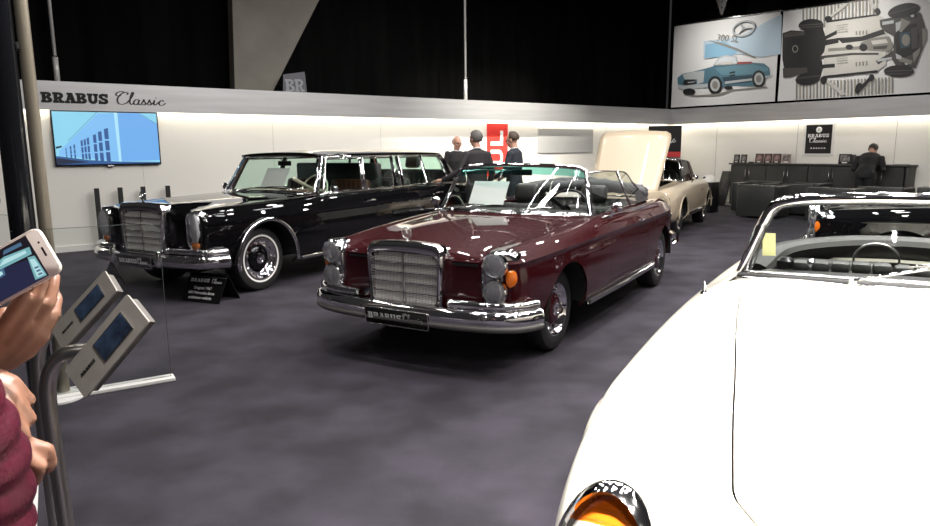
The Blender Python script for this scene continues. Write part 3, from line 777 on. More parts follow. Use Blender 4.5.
    bm = B(); ruled(bm, rb, rt, 5); obj('rear_window', bm, M['green_glass'], root)
    bm = B(); tube(bm, rb + rt[::-1], .016, 8, closed=True); obj('rear_window_frame', bm, M['chrome'], root)
    for s in (1, -1):
        S = lambda x, u: (x, s * (.775 - .125 * u), .98 + .43 * u)
        bm = B(); ruled(bm, [S(-4.10, 0), S(-4.35, .0)], [S(-3.98, 1), S(-4.04, .98)], 4); q = obj('rear_pillar', bm, bp, root)
        md = q.modifiers.new('t', 'SOLIDIFY'); md.thickness = .05; md.offset = 0
        bm = B(); tube(bm, [S(-1.21, 1.0), S(-2, 1.015), S(-3.4, 1.01), S(-3.98, .99), S(-4.2, .6), S(-4.36, .05)], .014, 8); obj('roof_gutter', bm, M['chrome'], root)
        bm = B(); tube(bm, spline([(-1.0, s * .80, .975), (-2.5, s * .80, .985), (-4.3, s * .775, .98)], 6), .010, 8); obj('belt_trim', bm, M['chrome'], root)
        wins = [('vent_window', -1.0, -1.10, -1.24, -1.28), ('front_window', -1.115, -1.87, -1.295, -1.96), ('middle_window', -1.95, -2.60, -2.02, -2.67), ('middle_window', -2.66, -2.78, -2.71, -2.80), ('rear_door_window', -2.84, -3.45, -2.86, -3.42), ('quarter_window', -3.49, -4.10, -3.46, -3.97)]
        for nm, a, b, c, d in wins:
            bm = B(); ruled(bm, [S(a, .03), S(b, .03)], [S(c, .96), S(d, .96)], 3); g = obj(nm, bm, M['green_glass'], root)
            bm = B(); tube(bm, [S(a, .03), S(b, .03), S(d, .95), S(c, .95)], .012, 6, closed=True); obj('window_frame', bm, M['chrome'], g)
        for x0, x1, w in ((-1.89, -1.985, .05), (-2.62, -2.69, .04), (-2.81, -2.83, .03), (-3.47, -3.44, .035)):
            bm = B(); tube(bm, [S(x0, 0), S(x1, 1)], .022, 8, up=(0, s, 0), ry=w * .6); obj('door_pillar', bm, bp if w != .05 else M['chrome'], root)
        bm = B(); tube(bm, [S(-.985, 0), S(-1.235, .98)], .020, 8); obj('windshield_pillar', bm, M['chrome'], root)
        bm = B(); tube(bm, [(x - .03, y - s * .03, z) for x, y, z in (S(-.985, 0), S(-1.235, .98))], .022, 8); obj('pillar_lining', bm, M['brown_trim'], root)
        for dn, x in (('front_door', -1.79), ('rear_door', -3.48)):
            bm = B(); box(bm, (x, s * .972, .862), (.17, .022, .022), None, .008, 2); box(bm, (x - .05, s * .965, .862), (.04, .03, .03), None, .008, 2); obj('door_handle', bm, M['chrome'], P[(dn, s)])
        bm = B(); tube(bm, [(-1.12, s * .87, .96), (-1.12, s * .90, 1.02)], .010, 8); sphere(bm, (-1.12, s * .92, 1.04), (.03, .06, .045), 16, 10); obj('side_mirror', bm, M['chrome'], P[('front_door', s)])
    bm = B(); cow = spline([(-.93, -.66, .985), (-.88, -.3, .999), (-.86, 0, 1.002), (-.88, .3, .999), (-.93, .66, .985)], 4)
    for k in range(3): tube(bm, [(x + .04 + .03 * k, y, z - .001) for x, y, z in cow], .006, 6)
    obj('cowl_vent', bm, M['chrome'], root)
    for y in (-.40, .25): wiper(root, (-.84, y, .99), (-.925, y + .24, 1.045), (-.90, y + .02, 1.03))
    # cabin
    bm = B(); box(bm, (-2.7, 0, .44), (3.6, 1.5, .06)); box(bm, (-4.48, 0, .72), (.05, 1.4, .5))
    for s in (1, -1): box(bm, (-2.7, s * .80, .70), (3.55, .05, .5), None, .01, 1)
    obj('cabin_lining', bm, M['brown_trim'], root)
    bm = B(); sweep(bm, [(x - .03, y * .98, z) for x, y, z in base], [(-.22, -.14), (.0, -.08), (.02, -.02), (-.03, .006), (-.15, .02), (-.22, .0)]); dsh = obj('dashboard', bm, M['wood'], root)
    for s in (1, -1): seat(root, 'front_seat', -1.75, s * .40, .50, .62, 'brown_trim', False, .50)
    bm = B(); box(bm, (-2.32, 0, .90), (.10, 1.46, .84), None, .03, 2); obj('partition', bm, M['dark_vinyl'], root)
    seat(root, 'rear_seat', -3.85, 0, .52, 1.3, 'leather', True, .55, flutes=12)
    for s in (1, -1):
        seat(root, 'middle_seat', -2.75, s * .4, .50, .55, 'leather', False, .48)
    steering_wheel(root, (-1.36, .40, 1.0), .205, 24, 'ivory', 'ivory')
    bm = B(); box(bm, (-1.28, 0, 1.335), (.02, .22, .06), None, .01, 2); tube(bm, [(-1.27, 0, 1.35), (-1.21, 0, 1.395)], .006, 6); obj('rear_view_mirror', bm, M['black_gloss'], fr)
    half = [(-5.45, 0, 0), (-5.44, .4, 0), (-5.38, .66, 0), (-5.2, .82, 0), (-4.9, .92, 0)]
    pr = half[::-1] + [(x, -y, 0) for x, y, _ in half[1:]]
    bm = B(); sweep(bm, [(x, y, .46) for x, y, _ in bumper_path(pr)], prof); obj('rear_bumper', bm, M['chrome'], root, angle=50)
    for s in (1, -1):
        bm = B(); sphere(bm, (-5.28, s * .58, .74), (.05, .09, .09), 16, 10); obj('tail_light', bm, M['red_lens'], root)
BLACK = thing('limousine', 'long black six-window limousine with whitewall tyres parked by the white wall', 'car', (-2.908, 7.637, 0), -2.0768)
make_w100(BLACK)
# ------------------------------------------------------------------ the cream-white roadster in the foreground
def make_roadster(root):
    N = .93; T = -3.25
    crY = [(N, .40), (.88, .50), (.80, .575), (.6, .665), (.3, .715), (0, .735), (-.85, .74), (-2.4, .70), (-3, .55), (T, .40)]
    crZ = [(N, .56), (.88, .60), (.80, .655), (.7, .71), (.6, .75), (.4, .805), (.2, .842), (0, .865), (-.5, .888), (-.95, .90), (-1.6, .875), (-2.4, .88), (-2.9, .80), (T, .60)]
    sY = [(N, .47), (.88, .58), (.80, .655), (.6, .765), (.4, .805), (0, .84), (-.85, .86), (-2.4, .86), (-2.9, .74), (T, .48)]
    F = [(const(0), [(N, .60), (.88, .655), (.8, .72), (.6, .805), (.3, .875), (0, .915), (-.5, .965), (-.92, 1.0), (-2.0, .94), (-2.6, .90), (-3, .77), (T, .62)]),
         ([(N, .09), (.73, .13), (.6, .2), (T, .2)], [(N, .60), (.88, .657), (.8, .724), (.6, .81), (.3, .88), (0, .918), (-.5, .963), (-.92, .995), (-2.0, .935), (-2.6, .895), (-3, .765), (T, .618)]),
         ([(N, .15), (.8, .20), (.74, .235), (.68, .285), (.635, .325), (.605, .352), (.575, .378), (.545, .390), (.50, .398), (.3, .430), (0, .472), (-.2, .502), (-.5, .542), (-.82, .568), (-2.2, .52), (-3, .40), (T, .3)], [(N, .59), (.88, .64), (.8, .70), (.6, .782), (.3, .845), (0, .885), (-.5, .937), (-.95, .962), (-2, .915), (-2.6, .88), (-3, .755), (T, .61)]),
         ([(N, .35), (.8, .45), (.6, .53), (.3, .585), (0, .61), (-.85, .665), (-2.2, .62), (-3, .47), (T, .35)], [(N, .575), (.88, .62), (.8, .675), (.6, .762), (.3, .832), (0, .868), (-.5, .908), (-.95, .935), (-2, .898), (-2.6, .865), (-3, .76), (T, .605)]),
         (crY, crZ),
         ([(N, .44), (.88, .55), (.80, .63), (.6, .735), (.3, .79), (0, .815), (-.85, .825), (-2.4, .80), (-2.9, .66), (T, .45)], [(N, .53), (.8, .61), (.6, .695), (.3, .765), (0, .80), (-.9, .83), (-2.4, .82), (-2.9, .745), (T, .56)]),
         (sY, [(N, .46), (.8, .54), (.6, .62), (.3, .69), (0, .715), (-.9, .72), (-2.4, .73), (T, .5)]),
         (sh(sY, .012), [(N, .40), (.6, .5), (0, .56), (-2.4, .56), (T, .42)]), (sh(sY, -.005), [(N, .34), (.6, .37), (0, .38), (T, .36)]),
         (sh(sY, -.06), [(N, .29), (.5, .25), (T, .29)]), (sh(sY, -.15), [(N, .26), (.5, .21), (T, .26)])]
    xs = list(np.concatenate([[N, N - .008, N - .02], np.arange(N - .04, T + .06, -.0225), [T + .04, T + .015, T]]))
    def part(x, y, z, v, side):
        if v < 3.4 and -1.98 < x < -1.06: return None
        if v < 2 and x > -.86 and x < .90: return 'hood'
        if v < 2 and -3.1 < x < -2.15: return 'trunk_lid'
        if 3.6 < v < 8 and -1.02 > x > -1.85: return ('door', side)
        return 'body'
    wp = M['white_paint']
    P = car_body(root, F, xs, [5, 4, 3, 4, 5, 5, 5, 5, 4, 3], (), [(0, .33, .365), (-2.40, .33, .36)], 4.8, part, {k: wp for k in ('body', 'hood', 'trunk_lid', 'door')}, gap=.003, kout=6, nose_bulge=.04, tail_bulge=.05)
    bm = B(); box(bm, (-1.2, 0, .30), (3.6, 1.05, .14), None, .03, 1); obj('underbody', bm, M['underbody'], root)
    bm = B(); prism(bm, rrect(.9, .24, .1), .02, axes((.945, 0, .46), (0, 1, 0), (0, 0, 1))); g = obj('grille_opening', bm, M['underbody'], root)
    bm = B(); tube(bm, [(.985, -.42, .46), (.99, 0, .46), (.985, .42, .46)], .012, 8); star_bm(bm, axes((.995, 0, .46), (0, 1, 0), (0, 0, 1)), .10, True); obj('grille_star', bm, M['chrome'], g)
    for x in (0, -2.4):
        well(root, x, .33, .37, .82, .50)
        for s in (1, -1):
            make_wheel(root, 'cream', (x, s * .68, .325), s < 0, .325)
            # flared brow over each wheel opening
            bm = B(); n = 24; rows = []
            for k in range(n + 1):
                a = R(16 + 150 * k / n); w = math.sin(PI * k / n) ** .55
                px, pz = x + .40 * math.cos(a), .33 + .375 * math.sin(a); sy = float(pchip([q[0] for q in sY], [q[1] for q in sY], px)); iy = sy - .035 - .03 * math.sin(a)
                rows.append([bm.verts.new((px * 1 + (px - x) * .10 * math.sin(t) * w, s * (iy + (.062 * w + .002) * (1 - math.cos(t)) / 1.0 * .75), pz + .03 * math.sin(t * 1.0) * w)) for t in (0, .5, 1.0, 1.5, 2.1, 2.6)])
            for a, b in zip(rows[:-1], rows[1:]):
                for j in range(5): bm.faces.new((a[j], b[j], b[j + 1], a[j + 1]))
            o = obj('wheel_brow', bm, wp, root, recalc=True); md = o.modifiers.new('t', 'SOLIDIFY'); md.thickness = .006
    # tall oval lamp units
    for s in (1, -1):
        t = R(36); u = Vector((0, s, 0)); nrm = Vector((math.cos(t), 0, math.sin(t))); nrm = (Matrix.Rotation(s * R(10), 3, 'Z') @ nrm); v = nrm.cross(Vector((0, 1, 0))).normalized(); v = v if v.z > 0 else -v; u = v.cross(nrm) * 1
        c = Vector((.715, s * .608, .628)); W, H = .112, .178
        mt = Matrix(((u.x, v.x, nrm.x, c.x), (u.y, v.y, nrm.y, c.y), (u.z, v.z, nrm.z, c.z), (0, 0, 0, 1)))
        n = 40; bm = B(); el = lambda k, f, h: mt @ Vector((W * f * math.cos(2 * PI * k / n), H * f * math.sin(2 * PI * k / n), h))
        rings = [[bm.verts.new(el(k, f, h)) for k in range(n)] for f, h in ((1.06, -.12), (1.10, -.02), (1.09, .012), (1.02, .026), (.94, .022), (.90, .006))]
        for a, b in zip(rings[:-1], rings[1:]):
            for k in range(n): bm.faces.new((a[k], a[(k + 1) % n], b[(k + 1) % n], b[k]))
        hl = obj('headlight', bm, M['chrome'], root, recalc=True)
        bm = B(); rows = []                           # chrome visor: thick crescent over the lens
        for k in range(17):
            a = R(10 + 160 * k / 16); w = math.sin(PI * k / 16) ** .7; ca, sa = math.cos(a), math.sin(a)
            rows.append([bm.verts.new(mt @ Vector((W * f * ca, H * f * sa, h))) for f, h in ((1.09, .01), (1.07, .025 + .014 * w), (1.02 - .02 * w, .032 + .026 * w), (.94 - .07 * w, .036 + .034 * w), (.93 - .08 * w, .030 + .028 * w))])
        for a, b in zip(rows[:-1], rows[1:]):
            for j in range(4): bm.faces.new((a[j], b[j], b[j + 1], a[j + 1]))
        obj('lamp_visor', bm, M['chrome'], hl, recalc=True)
        bms = [B(), B(), B()]                         # domed lens in three zones
        nu, nw = 28, 44
        for i in range(nw):
            v0, v1 = -1 + 2 * i / nw, -1 + 2 * (i + 1) / nw; z = 0 if v0 > .52 else (1 if v0 > .40 else 2); bm = bms[z]
            for j in range(nu):
                q = []
                for uu, vv in ((j, v0), (j + 1, v0), (j + 1, v1), (j, v1)):
                    hw = math.sqrt(max(0, 1 - vv * vv)); x = (-1 + 2 * uu / nu) * hw; d = .055 * max(0, 1 - x * x - vv * vv) ** .5
                    rib = .0012 * math.cos(uu * PI) if z else .001 * math.cos(i * 1.6)
                    q.append(bm.verts.new(mt @ Vector((W * .93 * x, H * .93 * vv, d + rib * (1 if d > .004 else 0)))))
                bm.faces.new(q)
        for bm, nm, m in zip(bms, ('turn_signal', 'ribbed_band', 'lamp_lens'), ('amber', 'lamp_band', 'ribbed')):
            bmesh.ops.remove_doubles(bm, verts=bm.verts, dist=1e-5); obj(nm, bm, M[m], hl, angle=None)
    # windshield with rounded upper corners
    base = spline([(-1.15, -.62, .962), (-1.02, -.42, .985), (-.945, -.2, 1.0), (-.93, 0, 1.005), (-.945, .2, 1.0), (-1.02, .42, .985), (-1.15, .62, .962)], 6)
    top = spline([(-1.235, -.565, 1.15), (-1.215, -.515, 1.245), (-1.165, -.42, 1.283), (-1.13, -.2, 1.298), (-1.12, 0, 1.302), (-1.13, .2, 1.298), (-1.165, .42, 1.283), (-1.215, .515, 1.245), (-1.235, .565, 1.15)], 6)
    bm = B(); tube(bm, [base[0]] + top + [base[-1]], .026, 10); fr = obj('windshield_frame', bm, M['chrome'], root)
    bm = B(); tube(bm, base, .016, 8); obj('windshield_base', bm, M['satin_chrome'], fr)
    bm = B(); tube(bm, [(x + .03, y * 1.01, z - .012) for x, y, z in base], .019, 8); obj('windshield_gasket', bm, M['rubber'], fr)
    bm = B(); tube(bm, [(x + .058, y * 1.015, z - .012) for x, y, z in base], .010, 8); obj('cowl_trim', bm, M['chrome'], fr)
    bm = B(); nt = len(top); bb = [base[0].lerp(base[0], 0)] ; bb = [Vector(base[min(len(base) - 1, int(round(i * (len(base) - 1) / (nt - 1))))]) for i in range(nt)]
    ruled(bm, bb, top, 8); obj('windshield', bm, M['glass'], root)
    for s in (1, -1):
        bm = B(); tube(bm, [(-1.17, s * .60, .96), (-1.33, s * .60, .965), (-1.25, s * .545, 1.17)], .006, 6); qf = obj('quarter_frame', bm, M['chrome'], root)
        bm = B(); f = [bm.verts.new(p) for p in ((-1.17, s * .60, .96), (-1.33, s * .60, .965), (-1.25, s * .545, 1.17))]; bm.faces.new(f); obj('quarter_glass', bm, M['glass'], qf)
    wiper(root, (-.865, -.20, .995), (-.92, .12, 1.09), (-.90, -.18, 1.06)); wiper(root, (-.87, .34, .985), (-.93, .60, 1.07), (-.90, .30, 1.04))
    bm = B(); lathe(bm, [(.016, 0), (.012, .012), (.005, .02), (.004, .05), (0, .052)], axis='z', c=(-.93, -.735, .90), seg=12); tube(bm, [(-.93, -.735, .905), (-.96, -.735, .93)], .006, 6); obj('aerial_base', bm, M['chrome'], root)
    for k in (-.05, .05):
        bm = B(); lathe(bm, [(.010, 0), (.010, .006), (.004, .014), (0, .015)], axis='z', c=(-.80, .12 + k * .5, .995), seg=10); obj('washer_nozzle', bm, M['chrome'], root)
    # cockpit
    bm = B(); box(bm, (-1.52, 0, .40), (.95, 1.2, .06)); box(bm, (-1.99, 0, .62), (.05, 1.25, .5)); box(bm, (-1.08, 0, .62), (.05, 1.25, .5))
    for s in (1, -1): box(bm, (-1.52, s * .64, .62), (.95, .05, .5), None, .01, 1)
    obj('cabin_lining', bm, M['dark_vinyl'], root)
    bm = B(); sweep(bm, [(x - .035, y * .96, z) for x, y, z in base], [(-.20, -.16), (-.12, -.16), (.0, -.06), (.015, -.02), (-.03, .0), (-.12, .005), (-.20, -.03)]); dsh = obj('dashboard', bm, M['leather'], root)
    seat(root, 'seat', -1.60, -.30, .40, .50, 'grey_leather', False, .42, 12, 5); seat(root, 'seat', -1.60, .30, .40, .50, 'grey_leather', False, .42, 12, 5)
    bm = B()
    for k in range(8): box(bm, (-1.255 - .02 * abs(k - 3.5) / 3.5, -.30 + .075 * k - .10, 1.005 - .004 * abs(k - 3.5)), (.09, .072, .05), None, .02, 2)
    obj('dash_pad', bm, M['grey_leather'], dsh)
    steering_wheel(root, (-1.40, .30, .97), .20, 22, 'black_gloss')
    bm = B(); cc = Vector((-1.42, -.12, 1.015)); tube(bm, [cc + Vector((.02 * math.sin(a), .085 * math.cos(a), .075 * math.sin(a))) for a in [R(q) for q in range(-10, 191, 10)]], .005, 6); obj('grab_handle', bm, M['satin_chrome'], dsh)
    bm = B(); box(bm, (-1.10, .17, 1.045), (.03, .24, .07), None, .014, 3); tube(bm, [(-1.08, .17, 1.045), (-1.06, .17, 1.005)], .009, 8); obj('rear_view_mirror', bm, M['chrome'], dsh)
    bm = B(); lathe(bm, [(.035, 0), (.035, .03), (.02, .045), (0, .048)], axis='z', c=(-1.24, -.46, .985), seg=16); obj('dash_vent', bm, M['black_gloss'], dsh)
    bm = B(); sphere(bm, (-1.25, -.36, 1.005), (.02, .022, .022), 12, 8); obj('dash_knob', bm, M['chrome'], dsh)
    bm = B(); P2 = spline([(-1.74, -.60, .90), (-1.90, -.50, .985), (-2.0, -.25, 1.025), (-2.02, 0, 1.035), (-2.0, .25, 1.025), (-1.90, .50, .985), (-1.74, .60, .90)], 6)
    sweep(bm, P2, [(-.03, -.12), (.02, -.06), (.03, -.025), (.015, .0), (-.02, .015), (-.10, .01), (-.18, -.05), (-.18, -.12)]); obj('tonneau_roll', bm, M['grey_leather'], root, recalc=True)
    for s in (1, -1):
        bm = B(); box(bm, (-1.70, s * .862, .66), (.14, .02, .02), None, .008, 2); obj('door_handle', bm, M['chrome'], P[('door', s)])
        bm = B(); sphere(bm, (-3.2, s * .45, .55), (.04, .07, .05), 14, 8); obj('tail_light', bm, M['red_lens'], root)
M['lamp_band'] = mat('clear ribbed lens', (.62, .60, .56), .15, 0, 1, .02)
WHITE = thing('car', 'cream-white roadster filling the right foreground with tall oval lamp under a chrome visor', 'car', (1.167, 1.601, 0), -2.094)
make_roadster(WHITE)
tag(obj('paper_card', (lambda b: (box(b, (0, 0, 0), (.002, .055, .11), None), b)[1])(B()), mat('yellow paper', (.5, .47, .2), .6), smooth=False), 'pale yellow paper card standing inside the near windshield corner of the white roadster', 'card')
bpy.data.objects['paper_card'].matrix_world = WHITE.matrix_basis @ Matrix.Translation((-1.40, -.545, 1.06)) @ Euler((0, R(-28), R(12))).to_matrix().to_4x4()
# ------------------------------------------------------------------ the small cream car with its hood up, behind the maroon one
def make_pagoda(root):
    N = .76; T = -3.10
    crY = [(N, .60), (.5, .67), (0, .70), (-2.4, .68), (T, .55)]
    crZ = [(N, .80), (.5, .84), (0, .87), (-.7, .89), (-2.4, .87), (-2.9, .83), (T, .76)]
    sY = [(N, .76), (.5, .83), (0, .86), (-2.4, .86), (-2.8, .80), (T, .68)]
    F = [(const(0), [(N, .80), (.3, .87), (-.6, .93), (-2.2, .90), (-2.8, .85), (T, .77)]), (const(.28), [(N, .80), (.3, .87), (-.6, .928), (-2.2, .897), (-2.8, .847), (T, .767)]),
         ([(N, .48), (-.6, .58), (T, .45)], [(N, .785), (.3, .85), (-.6, .905), (-2.4, .875), (T, .76)]), (sh(crY, -.05), sh(crZ, -.006)), (crY, crZ),
         ([(N, .71), (.5, .78), (0, .81), (-2.4, .80), (T, .62)], sh(crZ, -.05)), (sY, [(N, .66), (0, .70), (-2.4, .70), (T, .64)]), (sh(sY, .012), [(N, .55), (T, .55)]),
         (sh(sY, .004), [(N, .42), (T, .44)]), (sh(sY, -.03), [(N, .36), (.4, .31), (-2.6, .31), (T, .38)]), (sh(sY, -.1), [(N, .32), (.4, .25), (-2.6, .25), (T, .34)])]
    xs = list(np.concatenate([[N, N - .015], np.arange(N - .04, T + .06, -.03), [T + .03, T]]))
    def part(x, y, z, v, side):
        if v < 2 and -.52 < x < .60: return None
        if v < 3.6 and -1.95 < x < -.70: return None
        if 3.7 < v < 8.6 and -.72 > x > -1.72: return ('door', side)
        if v < 2 and -3.0 < x < -2.2: return 'trunk_lid'
        return 'body'
    cp = M['cream_paint']
    P = car_body(root, F, xs, [3, 3, 3, 3, 4, 4, 4, 4, 3, 3], (6,), [(0, .315, .36), (-2.4, .315, .355)], 4.7, part, {k: cp for k in ('body', 'door', 'trunk_lid')}, kout=6, nose_bulge=.02, tail_bulge=.05)
    bm = B(); box(bm, (-1.15, 0, .34), (3.4, 1.2, .16), None, .03, 1); obj('underbody', bm, M['underbody'], root)
    for x in (0, -2.4):
        well(root, x, .315, .365, .84, .55)
        for s in (1, -1):
            make_wheel(root, 'cream', (x, s * .69, .315), s < 0, .315)
            bm = B(); tube(bm, [(x + .365 * math.cos(R(t)), s * .862, .315 + .365 * math.sin(R(t))) for t in range(0, 181, 9)], .012, 6); obj('arch_lip', bm, cp, root)
    # raised hood, hinged at the nose
    bm = B(); n, k = 10, 12; rows = []
    ang = R(126)
    for i in range(n + 1):
        d = 1.25 * i / n; row = []
        for j in range(k + 1):
            t = -1 + 2 * j / k; w = .56 + .06 * i / n - (.03 * (1 if i == n and abs(t) == 1 else 0)); cr = .05 * (1 - t * t)
            row.append(bm.verts.new((.74 + d * math.cos(ang) + cr * math.sin(ang), w * t, .74 + d * math.sin(ang) - cr * math.cos(ang) - (.03 if i == n and abs(t) == 1 else 0))))
        rows.append(row)
    for a, b in zip(rows[:-1], rows[1:]):
        for j in range(k): bm.faces.new((a[j], a[j + 1], b[j + 1], b[j]))
    o = obj('hood', bm, cp, root, recalc=True); md = o.modifiers.new('t', 'SOLIDIFY'); md.thickness = .022
    bm = B(); tube(bm, [(.05, .5, .86), (.05, .50, 1.45)], .010, 8); obj('hood_prop', bm, M['satin_chrome'], root)
    bm = B(); box(bm, (.05, 0, .62), (1.05, 1.05, .25), None, .03, 1); o = obj('engine_bay', bm, M['underbody'], root)
    bm = B(); box(bm, (.0, .05, .78), (.62, .20, .12), None, .03, 2); obj('engine', bm, M['satin_chrome'], o)
    bm = B(); lathe(bm, [(.11, 0), (.11, .08), (.05, .1), (0, .1)], axis='z', c=(.1, .36, .76), seg=20); obj('air_filter', bm, M['steel'], o)
    make_grille(root, .82, .44, .66, .80, .78, .72, .08, 2, (12, 30))
    for s in (1, -1):
        bm = B(); sphere(bm, (.70, s * .66, .60), (.10, .105, .17), 20, 14); hl = obj('headlight', bm, M['lamp_glass'], root)
        bm = B(); tube(bm, [(.715 + .02 * math.sin(a), s * .66 + .108 * math.cos(a), .60 + .173 * math.sin(a)) for a in [2 * PI * q / 28 for q in range(28)]], .012, 6, closed=True); obj('lamp_rim', bm, M['chrome'], hl)
    half = [(.86, 0, 0), (.84, .45, 0), (.76, .70, 0), (.66, .78, 0)]; prof = [(-.03, -.05), (.015, -.04), (.03, 0), (.015, .045), (-.03, .05)]
    bm = B(); sweep(bm, [(x, y, .42) for x, y, _ in bumper_path(mirror_y(half[1:]) + half)], prof); obj('front_bumper', bm, M['chrome'], root)
    half = [(-3.26, 0, 0), (-3.24, .45, 0), (-3.12, .72, 0), (-2.9, .84, 0)]
    bm = B(); sweep(bm, [(x, y, .46) for x, y, _ in bumper_path(half[::-1] + [(x, -y, 0) for x, y, _ in half[1:]])], prof); obj('rear_bumper', bm, M['chrome'], root)
    base = spline([(-.72, -.66, .90), (-.60, -.4, .925), (-.56, 0, .93), (-.60, .4, .925), (-.72, .66, .90)], 5); top = spline([(-.93, -.56, 1.255), (-.86, -.4, 1.285), (-.83, 0, 1.295), (-.86, .4, 1.285), (-.93, .56, 1.255)], 5)
    bm = B(); tube(bm, base + top[::-1], .02, 8, closed=True); obj('windshield_frame', bm, M['chrome'], root)
    bm = B(); ruled(bm, base, top, 4); obj('windshield', bm, M['glass'], root)
    # dark brown roof
    bt = mat('brown roof', (.028, .014, .012), .55); bm = B(); rows = []
    for i in range(19):
        f = i / 18; x = -.90 - 1.08 * f if f < .72 else -1.678 - (f - .72) * 1.55; z = 1.29 + .01 * math.sin(PI * min(1, f / .7)) if f < .66 else 1.295 - ((f - .66) / .34) ** 1.7 * .42; row = []
        for j in range(15):
            t = -1 + j / 7; row.append(bm.verts.new((x + .03 * (1 - t * t) * (1 if i == 0 else 0), (.575 + .07 * max(0, (f - .66) / .34)) * t, z - .055 * abs(t) ** 3)))
        rows.append(row)
    for a, b in zip(rows[:-1], rows[1:]):
        for j in range(14): bm.faces.new((a[j], b[j], b[j + 1], a[j + 1]))
    o = obj('roof', bm, bt, root, recalc=True); md = o.modifiers.new('t', 'SOLIDIFY'); md.thickness = .03
    for s in (1, -1):
        bm = B(); ruled(bm, [(-1.66, s * .655, .89), (-2.1, s * .65, .87)], [(-1.50, s * .575, 1.24), (-1.72, s * .59, 1.22)], 4); o = obj('roof_quarter', bm, bt, root); md = o.modifiers.new('t', 'SOLIDIFY'); md.thickness = .04
        bm = B(); ruled(bm, [(-.80, s * .67, .90), (-1.66, s * .665, .895)], [(-.97, s * .57, 1.24), (-1.50, s * .575, 1.24)], 3); g = obj('door_window', bm, M['glass'], root)
        bm = B(); tube(bm, [(-.93, s * .665, .90), (-1.0, s * .57, 1.24)], .012, 6); obj('vent_frame', bm, M['chrome'], g)
        bm = B(); box(bm, (-1.58, s * .875, .72), (.15, .02, .02), None, .008, 2); obj('door_handle', bm, M['chrome'], P[('door', s)])
        bm = B(); tube(bm, [(-.88, s * .80, .87), (-.88, s * .84, .95)], .010, 8); sphere(bm, (-.88, s * .86, .965), (.03, .06, .04), 14, 8); obj('side_mirror', bm, M['chrome'], P[('door', s)])
        bm = B(); sweep(bm, [(-.42, s * .86, .36), (-2.0, s * .865, .36)], [(-.012, -.02), (.012, -.02), (.012, .02), (-.012, .02)]); obj('sill_strip', bm, M['satin_chrome'], root)
        bm = B(); sphere(bm, (-3.08, s * .6, .62), (.05, .09, .07), 14, 8); obj('tail_light', bm, M['red_lens'], root)
    bm = B(); box(bm, (-1.3, 0, .42), (1.3, 1.3, .06)); box(bm, (-1.95, 0, .66), (.05, 1.2, .45)); box(bm, (-.68, 0, .70), (.08, 1.25, .4)); obj('cabin_lining', bm, M['dark_vinyl'], root)
    for s in (1, -1): seat(root, 'seat', -1.45, s * .33, .42, .5, 'leather', True, .5)
    steering_wheel(root, (-1.02, .33, .90), .2, 22, 'black_gloss')
CREAM = thing('car', 'small cream car with its hood raised and a dark brown roof behind the maroon car', 'car', (2.96, 11.90, 0), -2.072)
make_pagoda(CREAM)
# ------------------------------------------------------------------ dark car at the far right: same pattern as the maroon one, in black
SIDE = dup(RED, (4.71, 7.36, 0), R(150), 'black open car seen through the windshield of the white roadster')
for o in bpy.data.objects:
    if o.parent is SIDE or (o.parent and o.parent.parent is SIDE):
        for i, sl in enumerate(o.material_slots):
            if sl.material is M['red_paint']: sl.link = 'OBJECT'; sl.material = M['black_paint']
# ------------------------------------------------------------------ hall and booth
carpet = noise_mat('dark violet grey carpet', (.0125, .0105, .0165), (.037, .031, .045), 2.2, .95, 12, .35, 260, lo=.36, hi=.64)
bm = B(); box(bm, (1.5, 8, -.05), (34, 40, .1)); struct('floor', bm, carpet, smooth=False)
LA, LD, LN = Vector((-5.93, 10.32, 0)), Vector((.795, .607, 0)).normalized(), Vector((.607, -.795, 0)).normalized()
RA, RD, RN = Vector((5.65, 19.2, 0)), Vector((.63, -.777, 0)).normalized(), Vector((-.777, -.63, 0)).normalized()
LW = lambda t, o, z: LA + LD * t + LN * o + Vector((0, 0, z))
RW = lambda t, o, z: RA + RD * t + RN * o + Vector((0, 0, z))
LM = axes((0, 0, 0), LD, (0, 0, 1)); RM = axes((0, 0, 0), RD, (0, 0, 1))     # local x along the wall, y up, z into the room
def wm(P, m): return Matrix.Translation(P) @ m
def wbox(bm, side, t0, t1, o0, o1, z0, z1, bev=0, mi=0):
    W, m = (LW, LM) if side == 'L' else (RW, RM)
    box(bm, W((t0 + t1) / 2, (o0 + o1) / 2, (z0 + z1) / 2), (abs(t1 - t0), z1 - z0, abs(o1 - o0)), m, bev, 2, mi)
wallm = noise_mat('white booth wall', (.78, .76, .70), (.81, .79, .73), .6, .6)
TL1 = 14.70
for nm, sd, t0, t1 in (('wall_left', 'L', -2.2, TL1), ('wall_right', 'R', .0, 11)):
    bm = B(); wbox(bm, sd, t0, t1, -.12, 0, 0, 2.44); struct(nm, bm, wallm, smooth=False)
bm = B(); wbox(bm, 'L', -2.2, TL1 - .05, 0, .025, 0, .09); struct('baseboard_left', bm, mat('baseboard', (.8, .78, .74), .4), smooth=False)
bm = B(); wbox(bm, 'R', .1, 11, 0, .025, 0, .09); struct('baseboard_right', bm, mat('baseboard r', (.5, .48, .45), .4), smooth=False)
alu = noise_mat('silver fascia', (.44, .44, .445), (.50, .50, .505), 2.2, .38, metal=.55, stretch=(.4, .4, 6))
for nm, sd, t0, t1 in (('trim_1', 'L', -2.2, TL1 - .28), ('trim_2', 'R', .28, 11)):
    bm = B(); wbox(bm, sd, t0, t1, .26, .30, 2.095, 2.50); wbox(bm, sd, t0, t1, .0, .26, 2.47, 2.50); struct(nm, bm, alu, smooth=False)
led = mat('warm light strip', (1, 1, 1), .5, emis=(1, .93, .80), estr=28)
